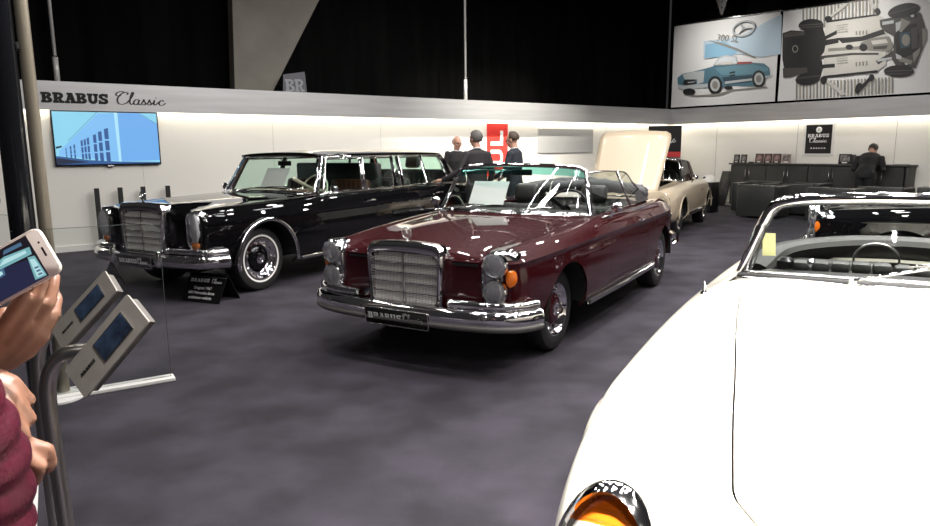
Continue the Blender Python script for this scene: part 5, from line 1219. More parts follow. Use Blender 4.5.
BAN_B = [
 (7, [0.446,2.035,0.485,2.033,0.519,1.578,0.48,1.579]),
 (10, [0.526,2.033,0.564,2.031,0.598,1.577,0.56,1.578]),
 (7, [0.605,2.032,0.643,2.03,0.677,1.575,0.639,1.576]),
 (10, [0.683,2.03,0.721,2.028,0.755,1.574,0.717,1.575]),
 (7, [0.761,2.028,0.799,2.026,0.833,1.572,0.795,1.573]),
 (10, [0.838,2.027,0.875,2.025,0.91,1.571,0.873,1.572]),
 (7, [0.915,2.025,0.952,2.023,0.987,1.569,0.95,1.57]),
 (10, [0.991,2.023,1.027,2.021,1.063,1.568,1.026,1.569]),
 (7, [1.066,2.022,1.103,2.02,1.138,1.567,1.101,1.568]),
 (10, [1.141,2.02,1.177,2.018,1.213,1.565,1.177,1.566]),
 (7, [1.215,2.018,1.251,2.017,1.287,1.564,1.251,1.565]),
 (10, [1.289,2.017,1.325,2.015,1.361,1.562,1.325,1.563]),
 (7, [1.362,2.015,1.397,2.013,1.434,1.561,1.398,1.562]),
 (10, [1.435,2.014,1.47,2.012,1.506,1.56,1.471,1.561]),
 (7, [1.507,2.012,1.542,2.01,1.579,1.558,1.544,1.559]),
 (10, [1.578,2.01,1.613,2.009,1.65,1.557,1.615,1.558]),
 (7, [1.649,2.009,1.684,2.007,1.721,1.556,1.687,1.556]),
 (10, [1.72,2.007,1.754,2.006,1.792,1.554,1.757,1.555]),
 (7, [1.79,2.006,1.824,2.004,1.861,1.553,1.827,1.554]),
 (10, [1.859,2.004,1.893,2.003,1.931,1.552,1.897,1.553]),
 (7, [1.928,2.003,1.962,2.001,2.0,1.55,1.966,1.551]),
 (10, [1.997,2.001,2.03,2.0,2.068,1.549,2.035,1.55]),
 (7, [0.417,0.4,0.457,0.402,0.486,0.011,0.446,0.009]),
 (10, [0.497,0.399,0.536,0.4,0.565,0.012,0.525,0.01]),
 (7, [0.576,0.397,0.615,0.398,0.643,0.013,0.604,0.011]),
 (10, [0.654,0.396,0.693,0.397,0.721,0.013,0.683,0.011]),
 (7, [0.732,0.394,0.77,0.395,0.799,0.014,0.76,0.012]),
 (10, [0.809,0.392,0.847,0.394,0.876,0.014,0.837,0.013]),
 (7, [0.885,0.391,0.923,0.392,0.952,0.015,0.914,0.013]),
 (10, [0.961,0.389,0.999,0.391,1.028,0.016,0.99,0.014]),
 (7, [1.037,0.388,1.074,0.389,1.103,0.016,1.065,0.014]),
 (10, [1.111,0.386,1.148,0.387,1.177,0.017,1.14,0.015]),
 (7, [1.186,0.385,1.222,0.386,1.251,0.017,1.215,0.016]),
 (10, [1.259,0.383,1.296,0.384,1.325,0.018,1.288,0.016]),
 (7, [1.333,0.382,1.369,0.383,1.398,0.019,1.361,0.017]),
 (10, [1.405,0.38,1.441,0.381,1.47,0.019,1.434,0.017]),
 (7, [1.477,0.379,1.513,0.38,1.542,0.02,1.506,0.018]),
 (10, [1.549,0.377,1.584,0.379,1.613,0.02,1.578,0.019]),
 (7, [1.62,0.376,1.655,0.377,1.684,0.021,1.649,0.019]),
 (10, [1.691,0.374,1.726,0.376,1.755,0.022,1.72,0.02]),
 (7, [1.761,0.373,1.795,0.374,1.824,0.022,1.79,0.02]),
 (10, [1.83,0.372,1.865,0.373,1.894,0.023,1.859,0.021]),
 (7, [1.899,0.37,1.934,0.371,1.962,0.023,1.928,0.021]),
 (10, [1.968,0.369,2.002,0.37,2.031,0.024,1.997,0.022]),
 (7, [2.036,0.367,2.07,0.369,2.099,0.024,2.065,0.023]),
 (10, [2.104,0.366,2.137,0.367,2.166,0.025,2.133,0.023]),
 (7, [2.171,0.365,2.204,0.366,2.233,0.025,2.2,0.024]),
 (10, [2.237,0.363,2.27,0.364,2.299,0.026,2.266,0.024]),
 (7, [2.304,0.362,2.336,0.363,2.365,0.027,2.333,0.025]),
 (10, [2.369,0.361,2.402,0.362,2.431,0.027,2.398,0.025]),
 (7, [2.435,0.359,2.467,0.36,2.496,0.028,2.464,0.026]),
 (9, [0.988,1.666,2.075,1.665,2.23,1.558,2.31,0.622,2.137,0.502,1.031,0.465]),
 (4, [1.006,1.696,2.073,1.688,2.076,1.649,1.009,1.655]),
 (4, [1.028,0.499,2.153,0.528,2.157,0.48,1.032,0.448]),
 (4, [0.026,1.559,0.225,1.597,0.578,1.528,0.695,1.117,0.69,0.612,0.301,0.539,0.121,0.533,0.113,0.773,0.063,0.973]),
 (8, [0.041,1.536,0.217,1.572,0.536,1.522,0.541,1.446,0.078,1.454]),
 (8, [0.087,0.754,0.682,0.719,0.712,0.602,0.3,0.552,0.111,0.542]),
 (4, [0.522,1.599,0.932,1.584,1.011,1.369,1.247,1.46,1.254,1.378,1.017,1.286,1.301,1.291,1.309,1.189,1.027,1.161,1.015,1.039,0.938,0.965,0.996,0.751,1.263,0.746,1.27,0.663,1.003,0.668,0.975,0.482,0.698,0.506,0.596,1.002]),
 (4, [1.26,1.296,1.772,1.263,2.192,1.364,2.238,1.257,1.818,1.167,1.39,1.167]),
 (8, [0.919,0.946,1.605,0.941,2.142,0.882,2.145,0.842,1.609,0.892,0.931,0.891]),
 (7, [1.094,1.092,1.788,1.063,1.794,0.991,1.099,1.022]),
 (4, [1.619,1.059,1.616,1.041,1.604,1.025,1.584,1.015,1.559,1.011,1.531,1.014,1.505,1.024,1.483,1.039,1.467,1.058,1.461,1.078,1.464,1.097,1.477,1.112,1.497,1.122,1.522,1.126,1.55,1.123,1.576,1.113,1.598,1.098,1.613,1.079]),
 (7, [1.763,1.134,1.965,1.207,2.315,1.201,2.422,0.996,2.361,0.88,1.988,0.938,1.795,0.983]),
 (9, [1.97,1.148,2.265,1.15,2.308,1.068,2.015,1.064]),
 (8, [2.018,1.025,2.313,1.017,2.282,0.951,2.042,0.963]),
 (4, [1.914,1.017,1.911,0.991,1.898,0.968,1.877,0.953,1.851,0.947,1.821,0.95,1.793,0.963,1.769,0.983,1.752,1.009,1.745,1.037,1.748,1.064,1.76,1.086,1.781,1.101,1.808,1.107,1.838,1.104,1.866,1.091,1.89,1.071,1.906,1.045]),
 (8, [2.103,1.557,2.372,1.575,2.512,1.592,2.719,1.598,2.856,1.595,2.955,1.323,3.011,1.075,2.943,0.815,2.868,0.511,2.536,0.516,2.41,0.729,2.248,0.706,2.162,0.637,2.1,0.722,2.294,0.818,2.429,0.919,2.406,1.19,2.195,1.332,2.133,1.418]),
 (5, [2.161,1.51,2.377,1.517,2.383,1.452,2.167,1.444]),
 (5, [2.115,0.759,2.406,0.768,2.41,0.721,2.139,0.698]),
 (4, [2.421,1.218,2.532,1.363,2.806,1.399,2.881,1.129,2.876,0.812,2.59,0.71,2.476,0.868]),
 (3, [2.508,1.233,2.699,1.246,2.737,0.94,2.553,0.924]),
 (7, [2.718,1.074,2.717,1.033,2.707,0.998,2.689,0.974,2.665,0.962,2.638,0.965,2.611,0.983,2.588,1.013,2.571,1.051,2.563,1.094,2.564,1.135,2.574,1.17,2.592,1.195,2.617,1.206,2.643,1.203,2.67,1.185,2.693,1.155,2.71,1.117]),
 (8, [2.712,1.3,2.83,1.322,2.877,0.905,2.766,0.88]),
 (7, [2.919,1.272,2.994,1.262,3.014,1.038,2.96,0.896]),
 (4, [2.813,1.539,2.81,1.519,2.796,1.504,2.773,1.494,2.744,1.491,2.713,1.495,2.683,1.507,2.657,1.524,2.64,1.545,2.633,1.566,2.636,1.586,2.651,1.602,2.674,1.612,2.702,1.614,2.734,1.609,2.764,1.598,2.789,1.581,2.806,1.56]),
 (5, [2.751,1.548,2.75,1.537,2.745,1.528,2.737,1.522,2.726,1.519,2.713,1.521,2.702,1.527,2.692,1.536,2.685,1.547,2.682,1.559,2.683,1.57,2.688,1.579,2.696,1.586,2.707,1.588,2.72,1.586,2.731,1.58,2.741,1.571,2.748,1.56]),
 (4, [2.78,0.607,2.777,0.586,2.764,0.569,2.743,0.558,2.716,0.553,2.687,0.556,2.659,0.566,2.635,0.582,2.618,0.602,2.611,0.624,2.615,0.644,2.628,0.661,2.649,0.673,2.676,0.677,2.706,0.674,2.734,0.664,2.757,0.648,2.774,0.628]),
 (5, [2.731,0.612,2.73,0.6,2.725,0.59,2.717,0.583,2.705,0.58,2.693,0.582,2.681,0.587,2.671,0.595,2.664,0.607,2.661,0.619,2.662,0.63,2.667,0.64,2.676,0.647,2.687,0.65,2.699,0.648,2.711,0.643,2.721,0.635,2.728,0.624]),
 (7, [2.517,1.535,2.7,1.433,2.542,1.248,2.475,1.295]),
 (7, [2.549,0.772,2.804,0.65,2.776,0.577,2.539,0.677]),
 (7, [2.791,0.802,2.919,0.9,2.912,0.789,2.825,0.61]),
 (5, [2.418,1.454,2.522,1.477,2.507,1.328,2.442,1.261]),
 (5, [2.472,0.837,2.584,0.768,2.59,0.71,2.5,0.719]),
 (4, [0.952,1.633,0.943,1.588,0.901,1.551,0.832,1.526,0.744,1.516,0.646,1.523,0.551,1.545,0.471,1.58,0.415,1.625,0.391,1.673,0.402,1.718,0.446,1.756,0.517,1.78,0.607,1.789,0.705,1.782,0.798,1.758,0.876,1.723,0.929,1.679]),
 (8, [0.415,1.689,0.939,1.657,0.941,1.632,0.417,1.663]),
 (8, [0.419,1.634,0.943,1.599,0.945,1.582,0.421,1.612]),
 (4, [0.968,0.479,0.962,0.431,0.924,0.386,0.857,0.35,0.77,0.328,0.673,0.322,0.577,0.333,0.495,0.36,0.436,0.4,0.408,0.448,0.415,0.498,0.455,0.543,0.525,0.579,0.613,0.6,0.711,0.605,0.805,0.593,0.885,0.566,0.942,0.526]),
 (8, [0.415,0.5,0.959,0.525,0.961,0.5,0.417,0.474]),
 (4, [2.826,1.713,2.824,1.664,2.789,1.618,2.724,1.579,2.637,1.551,2.538,1.539,2.44,1.544,2.353,1.565,2.289,1.601,2.257,1.647,2.26,1.697,2.297,1.744,2.365,1.784,2.454,1.81,2.554,1.821,2.651,1.815,2.735,1.792,2.796,1.757]),
 (8, [2.275,1.665,2.792,1.734,2.798,1.711,2.28,1.642]),
 (4, [2.851,0.441,2.838,0.4,2.792,0.368,2.72,0.347,2.629,0.34,2.529,0.348,2.434,0.371,2.354,0.406,2.299,0.448,2.278,0.493,2.292,0.534,2.34,0.567,2.415,0.588,2.508,0.593,2.607,0.584,2.701,0.56,2.778,0.526,2.83,0.484]),
 (8, [2.284,0.5,2.837,0.476,2.839,0.449,2.286,0.477]),
 (8, [2.297,0.437,2.839,0.411,2.841,0.396,2.299,0.417]),
 (9, [1.02,0.437,1.081,0.461,1.558,0.065,1.46,0.043]),
 (4, [1.127,0.399,1.125,0.37,1.114,0.346,1.095,0.329,1.071,0.321,1.045,0.323,1.02,0.335,0.998,0.355,0.983,0.382,0.976,0.411,0.979,0.439,0.99,0.464,1.009,0.481,1.032,0.489,1.059,0.486,1.084,0.474,1.105,0.454,1.12,0.428]),
 (4, [1.751,0.113,2.024,0.421,2.08,0.385,1.813,0.061]),
 (4, [1.868,0.142,1.854,0.106,1.834,0.077,1.81,0.059,1.785,0.055,1.763,0.065,1.746,0.087,1.735,0.12,1.734,0.158,1.74,0.198,1.755,0.235,1.775,0.264,1.799,0.281,1.823,0.285,1.845,0.275,1.863,0.253,1.873,0.22,1.875,0.182]),
 (4, [2.103,0.375,2.102,0.35,2.094,0.33,2.082,0.315,2.065,0.308,2.047,0.309,2.029,0.319,2.013,0.336,2.002,0.359,1.997,0.384,1.998,0.408,2.005,0.429,2.018,0.444,2.035,0.451,2.053,0.449,2.071,0.439,2.087,0.422,2.098,0.399]),
 (9, [0.983,1.719,1.073,1.727,1.462,1.995,1.362,2.011]),
 (4, [1.121,1.728,1.118,1.709,1.107,1.693,1.088,1.683,1.065,1.68,1.039,1.684,1.014,1.694,0.993,1.71,0.979,1.729,0.973,1.75,0.976,1.769,0.987,1.784,1.006,1.794,1.03,1.797,1.056,1.793,1.081,1.783,1.101,1.767,1.115,1.748]),
 (9, [1.833,1.985,1.9,1.985,2.073,1.773,2.032,1.733]),
 (4, [2.098,1.738,2.097,1.717,2.089,1.7,2.077,1.688,2.06,1.684,2.042,1.686,2.025,1.696,2.009,1.712,1.999,1.733,1.994,1.754,1.995,1.775,2.003,1.793,2.015,1.804,2.032,1.809,2.05,1.806,2.068,1.796,2.083,1.78,2.093,1.76]),
 (7, [0.424,1.156,0.422,1.128,0.411,1.103,0.394,1.086,0.372,1.079,0.347,1.081,0.323,1.094,0.302,1.115,0.288,1.143,0.282,1.173,0.284,1.202,0.294,1.226,0.312,1.243,0.335,1.25,0.359,1.247,0.383,1.235,0.403,1.213,0.417,1.186]),
 (4, [0.402,1.159,0.4,1.139,0.393,1.122,0.381,1.11,0.366,1.104,0.349,1.106,0.332,1.115,0.318,1.13,0.308,1.149,0.304,1.17,0.306,1.19,0.313,1.207,0.325,1.219,0.34,1.225,0.357,1.223,0.374,1.214,0.388,1.199,0.397,1.18]),
 (7, [1.647,1.386,1.678,1.386,1.684,1.302,1.654,1.302]),
 (7, [1.716,1.384,1.747,1.384,1.754,1.3,1.723,1.3]),
 (7, [1.785,1.382,1.815,1.382,1.822,1.298,1.792,1.298]),
 (7, [1.853,1.38,1.883,1.38,1.89,1.297,1.86,1.297]),
 (7, [1.239,1.562,1.477,1.56,1.478,1.552,1.24,1.553]),
 (7, [1.243,1.513,1.481,1.512,1.482,1.504,1.244,1.504]),
 (7, [1.247,1.464,1.485,1.464,1.486,1.456,1.248,1.455]),
 (7, [1.251,1.415,1.489,1.415,1.489,1.407,1.252,1.406]),
 (7, [1.7,0.73,1.731,0.731,1.738,0.646,1.707,0.645]),
 (7, [1.77,0.731,1.801,0.731,1.807,0.647,1.777,0.646]),
 (7, [1.839,0.731,1.869,0.732,1.876,0.647,1.846,0.646]),
 (7, [1.907,0.731,1.938,0.732,1.945,0.648,1.914,0.647]),
 (7, [1.292,0.894,1.53,0.901,1.531,0.893,1.293,0.886]),
 (7, [1.296,0.845,1.534,0.852,1.535,0.844,1.297,0.836]),
 (7, [1.3,0.795,1.538,0.803,1.539,0.795,1.301,0.787]),
 (7, [1.304,0.746,1.542,0.754,1.543,0.746,1.304,0.737]),
]
b1, w, h = banner('printed_banner', 'printed banner with a blue open car and a silver star emblem', .16, 3.05, 2.60, 4.72, 4.66)
bm, P = printer(1, 1)
for mi, q in BAN_A: P(list(zip(q[::2], q[1::2])), mi)
obj('print', bm, PR, b1, smooth=False)
bm = B(); m4 = axes((0, -.034, 0), (1, 0, 0), (0, 0, 1)); star_bm(bm, m4 @ Matrix.Translation((2.01, 1.786, 0)) @ Matrix.Diagonal((1.0, .62, 1, 1)) @ Matrix.Rotation(R(24), 4, 'Z'), .28, True, .10); obj('star_emblem', bm, PR[5], b1)
bm = B(); text_bm(bm, '300 SL', axes((1.27, -.034, 1.60), (1, 0, -.20), (.20, 0, 1)), .23, .003); obj('model_script', bm, PR[7], b1, smooth=False)
b2, w, h = banner('printed_banner', 'printed banner showing the dark underside of a car chassis', 3.12, 6.9, 2.60, 4.65, 4.56)
bm, P = printer(1, 1)
for mi, q in BAN_B: P(list(zip(q[::2], q[1::2])), mi)
obj('print', bm, PR, b2, smooth=False)
bk = thing('bracket', 'pierced steel triangle above the rail of the blue car banner', 'bracket', RW(1.50, .05, 4.78), ru)
bm = B(); prism(bm, [(-.26, .62), (.22, .62), (.03, .0), (-.02, .0)], .02, axes((0, 0, 0), (1, 0, 0), (0, 0, 1))); obj('plate', bm, M['satin_chrome'], bk, smooth=False)
for x, z in ((-.10, .48), (.07, .48), (-.01, .32), (.0, .18)):
    bm = B(); lathe(bm, [(.03, -.022), (.03, -.0235), (0, -.0235)], axis='y', c=(x, 0, z), seg=14); obj('hole', bm, M['black_matte'], bk)
# rods standing on the fascia
for t, z1, zj, lab in ((-.055, 5.0, 2.85, 'thin steel rod rising from the fascia at the left'), (7.42, 6.5, 2.93, 'thin steel rod rising from the fascia in the middle of the black drape')):
    r = thing('rod', lab, 'rod', LW(t, .12, 2.50), 0, 'steel rods on the left fascia')
    bm = B(); tube(bm, [(0, 0, 0), (0, 0, zj - 2.50)], .038, 10); obj('sleeve', bm, M['rod_grey'], r)
    bm = B(); tube(bm, [(0, 0, zj - 2.49), (0, 0, z1 - 2.50)], .024, 10); obj('upper_tube', bm, M['rod_grey'], r)
    bm = B(); lathe(bm, [(.036, 0), (.036, .04), (.02, .05)], axis='z', c=(0, 0, zj - 2.52), seg=14); obj('collar', bm, M['chrome'], r)
# slanting pale support and the small lettered panel behind the fascia
bm = B(); pts = [LW(2.66, -.30, 2.0), LW(3.05, -.30, 2.0), LW(4.74, -.30, 4.9), LW(2.76, -.30, 4.9)]; f = [bm.verts.new(p) for p in pts]; g = [bm.verts.new(p - LN * .25) for p in pts]
bm.faces.new(f); bm.faces.new(g[::-1])
for k in range(4): bm.faces.new((f[k], g[k], g[(k + 1) % 4], f[(k + 1) % 4]))
tag(obj('slanting_support', bm, noise_mat('beige painted support', (.13, .12, .10), (.165, .152, .128), 2, .7), smooth=False, recalc=True), 'broad beige support slanting up behind the fascia in front of the black drape', 'support')
lp = thing('letter_panel', 'small grey panel with two pale capitals peeking over the fascia', 'panel', LW(3.69, -.10, 2.50), math.atan2(LD.y, LD.x))
bm = B(); prism(bm, [(-.22, .0), (.24, .0), (.21, .40), (-.20, .33)], .012, axes((0, 0, 0), (1, 0, 0), (0, 0, 1))); obj('panel', bm, mat('panel grey', (.07, .07, .085), .5), lp, smooth=False)
bm = B(); slab_word(bm, 'BR', axes((-.17, -.0125, .03), (1, 0, .05), (-.05, 0, 1)), .22, .003, 1.0, 0, .82); obj('capitals', bm, mat('pale print', (.22, .23, .25), .5), lp, smooth=False)
# ------------------------------------------------------------------ left foreground: column, glass barrier, information stands, sign boards
dk = mat('dark polished column', (.012, .013, .016), .12, .3, .6)
co = thing('column', 'tall column of a dark polished post and a brushed steel tube at the left edge', 'column', (-2.575, 4.0, 0))
bm = B(); lathe(bm, [(.068, .012), (.068, 4.2)], axis='z', c=(-.035, 0, 0), seg=28); obj('dark_post', bm, dk, co)
bm = B(); lathe(bm, [(.036, .012), (.036, 4.2)], axis='z', c=(.052, .075, 0), seg=24); obj('steel_tube', bm, M['column_steel'], co)
bm = B()
for z in (.6, 2.1, 3.6): box(bm, (.02, .045, z), (.05, .06, .04), None, .005, 1)
obj('coupling', bm, M['black_matte'], co)
bm = B(); lathe(bm, [(.14, 0), (.14, .012), (0, .012)], axis='z', c=(.06, .02, 0), seg=32); obj('base_disc', bm, mat('white base disc', (.7, .69, .68), .4), co)
bm = B(); c0 = Vector((-2.62, 4.30, .006)); tube(bm, [c0 + Vector((.15 * math.cos(2 * PI * k / 36), .15 * math.sin(2 * PI * k / 36), 0)) for k in range(36)], .009, 6, closed=True); tag(obj('floor_ring', bm, mat('white ring', (.7, .69, .68), .4)), 'white ring on the carpet beside the column foot', 'ring')
# glass barrier panels on white floor rails
gl = glass('barrier glass', (.97, .985, .98), .8); rail = mat('white floor rail', (.74, .73, .70), .4)
def barrier(p0, p1, h, label, rw=.05):
    p0, p1 = Vector((*p0, 0)), Vector((*p1, 0)); d = p1 - p0; L = d.length; b = thing('glass_barrier', label, 'barrier', p0, math.atan2(d.y, d.x))
    bm = B(); box(bm, (L / 2, 0, .0125), (L, rw * 2, .025), None, .004, 1); obj('floor_rail', bm, rail, b)
    bm = B(); o = [(0.02, .026), (L - .02, .026)]
    for k in range(7): a = R(90 * k / 6); o.append((L - .10 + .08 * math.cos(a), h - .08 + .08 * math.sin(a)))
    o.append((.02, h)); prism(bm, o, .010, axes((0, .005, 0), (1, 0, 0), (0, 0, 1))); g = obj('pane', bm, gl, b, smooth=False)
    bm = B(); tube(bm, [(a, 0, c) for a, c in o[1:]], .0018, 5); obj('polished_edge', bm, mat('glass edge', (.16, .19, .18), .3, 0, 0), g)
barrier((-2.66, 3.92), (-1.95, 4.36), 1.05, 'clear glass barrier on a white floor rail right of the column')
barrier((-4.9, 4.10), (-3.33, 5.06), 1.05, 'clear glass barrier on a white floor rail left of the column')
bm = B(); d0, d1 = Vector((-1.74, 2.45, .0125)), Vector((-2.07, 3.0, .0125)); box(bm, (d0 + d1) / 2, ((d1 - d0).length, .09, .025), Matrix.Rotation(math.atan2((d1 - d0).y, (d1 - d0).x), 4, 'Z'), .004, 1); tag(obj('floor_rail', bm, rail, smooth=False), 'short white floor rail on the carpet beside the magenta sleeve', 'rail')
# curved tubular handle at the far left
bm = B(); tube(bm, spline([(-4.35, 5.4, 0), (-4.30, 5.4, .6), (-4.26, 5.4, .98), (-4.16, 5.42, 1.10), (-3.95, 5.45, 1.14), (-3.75, 5.5, 1.12)], 8), .022, 10); tag(obj('handrail', bm, M['steel']), 'curved steel tube at the far left behind the column', 'rail')
# two information stands
def stand(name, lab, foot, tube_pts, corners, screen_m, th=.022):
    a, b, c, d = [Vector(p) for p in corners]                 # top, right, bottom, left corner of the plate
    s = thing(name, lab, 'stand', (foot[0], foot[1], 0), 0, 'information stands'); O = Vector((foot[0], foot[1], 0))
    u = (a - d); v = (d - c); u.normalize(); v = (v - u * v.dot(u)).normalized(); n = u.cross(v)
    if n.dot(Vector((0, -1, .3))) < 0: n = -n
    W = ((a - d).length + (b - c).length) / 2; H = ((a - b).length + (d - c).length) / 2; C = (a + b + c + d) / 4
    m = Matrix(((u.x, v.x, n.x, C.x - O.x), (u.y, v.y, n.y, C.y - O.y), (u.z, v.z, n.z, C.z), (0, 0, 0, 1)))
    bm = B(); prism(bm, rrect(W, H, .006, 3), .006, m @ Matrix.Translation((0, 0, -.006))); p = obj('plate', bm, M['plate_steel'], s, smooth=False)
    bm = B(); prism(bm, [(-W * .42, -H * .46), (W * .49, -H * .46), (W * .49, H * .36), (-W * .42, H * .36)], th, m @ Matrix.Translation((0, 0, -.0065 - th))); obj('housing', bm, M['housing_steel'], s, smooth=False)
    bm = B(); prism(bm, [(-W * .10, -H * .30), (W * .34, -H * .30), (W * .34, H * .30), (-W * .10, H * .30)], .002, m); obj('screen_frame', bm, M['satin_chrome'], p, smooth=False)
    bm = B(); prism(bm, [(-W * .085, -H * .25), (W * .33, -H * .25), (W * .33, H * .27), (-W * .085, H * .27)], .0012, m @ Matrix.Translation((0, 0, .0022))); obj('screen', bm, screen_m, p, smooth=False)
    bm = B(); slab_word(bm, 'BRABUS', m @ Matrix.Translation((-W * .385, -H * .045, .0006)), H * .085, .0008, 1.12); obj('engraving', bm, M['black_print'], p, smooth=False)
    bm = B(); pts = [Vector(q) - O for q in tube_pts]; pts = spline(pts, 6); tube(bm, pts, .0205, 14); obj('tube', bm, M['steel'], s)
    bm = B(); lathe(bm, [(.11, 0), (.11, .008), (.03, .012), (0, .012)], axis='z', seg=32); obj('foot_disc', bm, M['steel'], s)
scr = noise_mat('dim screen', (.006, .008, .014), (.03, .05, .09), 14, .12); b = scr.node_tree.nodes['Principled BSDF']
r = [n for n in scr.node_tree.nodes if n.type == 'VALTORGB'][0]; scr.node_tree.links.new(r.outputs[0], b.inputs['Emission Color']); b.inputs['Emission Strength'].default_value = .18
stand('information_stand', 'nearer steel stand with a slanted plate and small dark screen', (-1.095, 1.72), [(-1.095, 1.72, .012), (-1.10, 1.72, .5), (-1.108, 1.72, .78), (-1.104, 1.72, .90), (-1.075, 1.725, .965), (-1.03, 1.73, .985), (-.965, 1.735, .985)], [(-.868, 1.70, 1.141), (-.789, 1.66, 1.084), (-.986, 1.66, .875), (-1.037, 1.70, .953)], scr)
stand('information_stand', 'farther steel stand partly hidden behind the nearer slanted plate', (-1.31, 2.0), [(-1.31, 2.0, .012), (-1.312, 2.0, .5), (-1.312, 2.0, .80), (-1.30, 2.0, .91), (-1.27, 2.005, .965), (-1.22, 2.01, .99), (-1.16, 2.015, 1.0)], [(-1.071, 1.98, 1.155), (-1.005, 1.94, 1.103), (-1.203, 1.94, .924), (-1.237, 1.98, .987)], scr)
# folded black sign boards
def aboard(lab, loc, rz, w, h, dep, writing):
    s = thing('sign_board', lab, 'sign', loc, rz, 'folded black sign boards'); sl = dep / 2
    for k in (1, -1):
        bm = B(); m = axes((0, -k * sl, .004), (1, 0, 0), Vector((0, k * sl, h)).normalized()); prism(bm, [(-w / 2, 0), (w / 2, 0), (w / 2, math.hypot(sl, h)), (-w / 2, math.hypot(sl, h))], .006, m @ Matrix.Translation((0, 0, -.003)))
        f = obj('panel', bm, M['black_gloss'], s, smooth=False)
        if k == 1 and writing:
            m2 = m @ Matrix.Translation((0, 0, .0036)); bm = B(); slab_word(bm, 'BRABUS', m2 @ Matrix.Translation((-w * .42, h * .78, 0)), .037, .001, 1.12, 0, 1.0); obj('capitals', bm, M['white_print'], f, smooth=False)
            bm = B(); script_word(bm, m2 @ Matrix.Translation((w * .15, h * .76, 0)), .044, .07, .001); obj('script', bm, M['white_print'], f, smooth=False)
            for i, t in enumerate(('Original 1967', '600 Mercedes-Benz', 'exhibition vehicle')):
                bm = B(); text_bm(bm, t, m2 @ Matrix.Translation((-.02, h * (.50 - .19 * i), 0)), .042, .001, 0, 'CENTER'); obj('text_line', bm, M['white_print'], f, smooth=False)
            bm = B(); bt = h * .99; box(bm, m2 @ Vector((0, bt, 0)), (w, .004, .004)); obj('top_edge', bm, M['grey_trim'], f, smooth=False)
    return s
aboard('black folded sign board with white writing in front of the limousine wheel', (-2.60, 6.80, 0), math.atan2(-.19, .45) , .485, .27, .30, True)
aboard('black folded sign board seen edge-on at the far front corner of the limousine', (-4.02, 7.90, 0), R(-100), .42, .27, .30, False)
# white cards behind the windshields
def card(lab, root, loc, rot, w, h):
    o = tag(obj('price_card', (lambda b: (box(b, (0, 0, 0), (.004, w, h), None), b)[1])(B()), M['paper'], smooth=False), lab, 'card')
    o.matrix_world = root.matrix_basis @ Matrix.Translation(loc) @ Euler(rot).to_matrix().to_4x4()
card('blank white card leaning on the dashboard behind the maroon windshield', RED, (-.93, -.28, 1.10), (0, R(-33), 0), .36, .24)
card('blank white card leaning on the dashboard behind the limousine windshield', BLACK, (-1.135, -.03, 1.165), (0, R(-33), 0), .38, .26)
# ------------------------------------------------------------------ people: one continuous remeshed body each
M['skin'] = noise_mat('skin', (.46, .25, .175), (.52, .29, .21), 9, .5)
M['skin_warm'] = noise_mat('warm skin', (.20, .095, .058), (.255, .122, .078), 14, .45)
M['suit_charcoal'] = noise_mat('charcoal suit', (.016, .014, .016), (.022, .019, .021), 30, .8)
M['suit_navy'] = noise_mat('navy suit', (.012, .016, .024), (.017, .022, .032), 30, .8)
M['suit_black'] = noise_mat('black suit', (.008, .008, .009), (.012, .012, .013), 30, .8)
M['shoe'] = mat('black shoe', (.008, .008, .008), .25)
M['shirt'] = mat('white shirt', (.75, .75, .76), .7)
M['magenta'] = noise_mat('magenta quilted jacket', (.034, .0013, .007), (.058, .002, .012), 20, .55, bump=.2, bscale=120)
M['magenta'].node_tree.nodes['Principled BSDF'].inputs['Specular IOR Level'].default_value = .2
M['jeans'] = noise_mat('dark jeans', (.02, .025, .04), (.03, .036, .055), 40, .85)
M['eye'] = mat('eye', (.02, .015, .012), .15)
M['lip'] = mat('lip', (.38, .14, .11), .5)
def hand(bm, mw, curls, thumb, s=1, k=1.0):
    """mw: wrist frame, x along the fingers, y to the thumb side (s=1), z out of the back of the hand"""
    T = lambda x, y, z: mw @ Vector((x * k, y * s * k, z * k))
    L = [(.046, .027, .022), (.050, .031, .023), (.047, .028, .022), (.036, .021, .019)]; Y = [.030, .010, -.011, -.030]; X = [.092, .096, .090, .080]; rad = [.0092, .0096, .0090, .0080]
    segs = []
    for i in range(4):
        tube(bm, [T(.0, Y[i] * .55, 0), T(X[i] * .5, Y[i] * .85, .002), T(X[i], Y[i], 0)], [.015 * k, .0145 * k, .0115 * k], 10)
        p = Vector((X[i], Y[i], 0)); a = 0; pts = [p.copy()]; fan = R((1.5 - i) * 3)
        for q in range(3):
            a += R(curls[i][q]); d = Vector((math.cos(a) * math.cos(fan), math.sin(fan), -math.sin(a))); p = p + d * L[i][q]; pts.append(p.copy())
        P = [T(*v) for v in pts]; tube(bm, [P[0], P[0].lerp(P[1], .5), P[1], P[1].lerp(P[2], .5), P[2], P[2].lerp(P[3], .6), P[3]], [rad[i] * k * f for f in (1.12, 1.02, 1.06, .94, .98, .9, .62)], 10)
        sphere(bm, P[3], rad[i] * k * .72, 10, 8); segs.append((P[0], P[3]))
    sphere(bm, T(.05, -.002, -.004), (.05 * k, .04 * k, .015 * k), 14, 10, mw.to_euler())
    P = [T(*v) for v in thumb]; n = len(P); tube(bm, P, [(.0155 - .0055 * i / (n - 1)) * k for i in range(n)], 10); sphere(bm, P[-1], .0092 * k, 10, 8)
    sphere(bm, T(.03, .026, -.012), (.032 * k, .018 * k, .014 * k), 12, 8, mw.to_euler())
    segs += [(T(0, 0, 0), T(.09, 0, 0)), (P[0], P[-1])]
    return segs
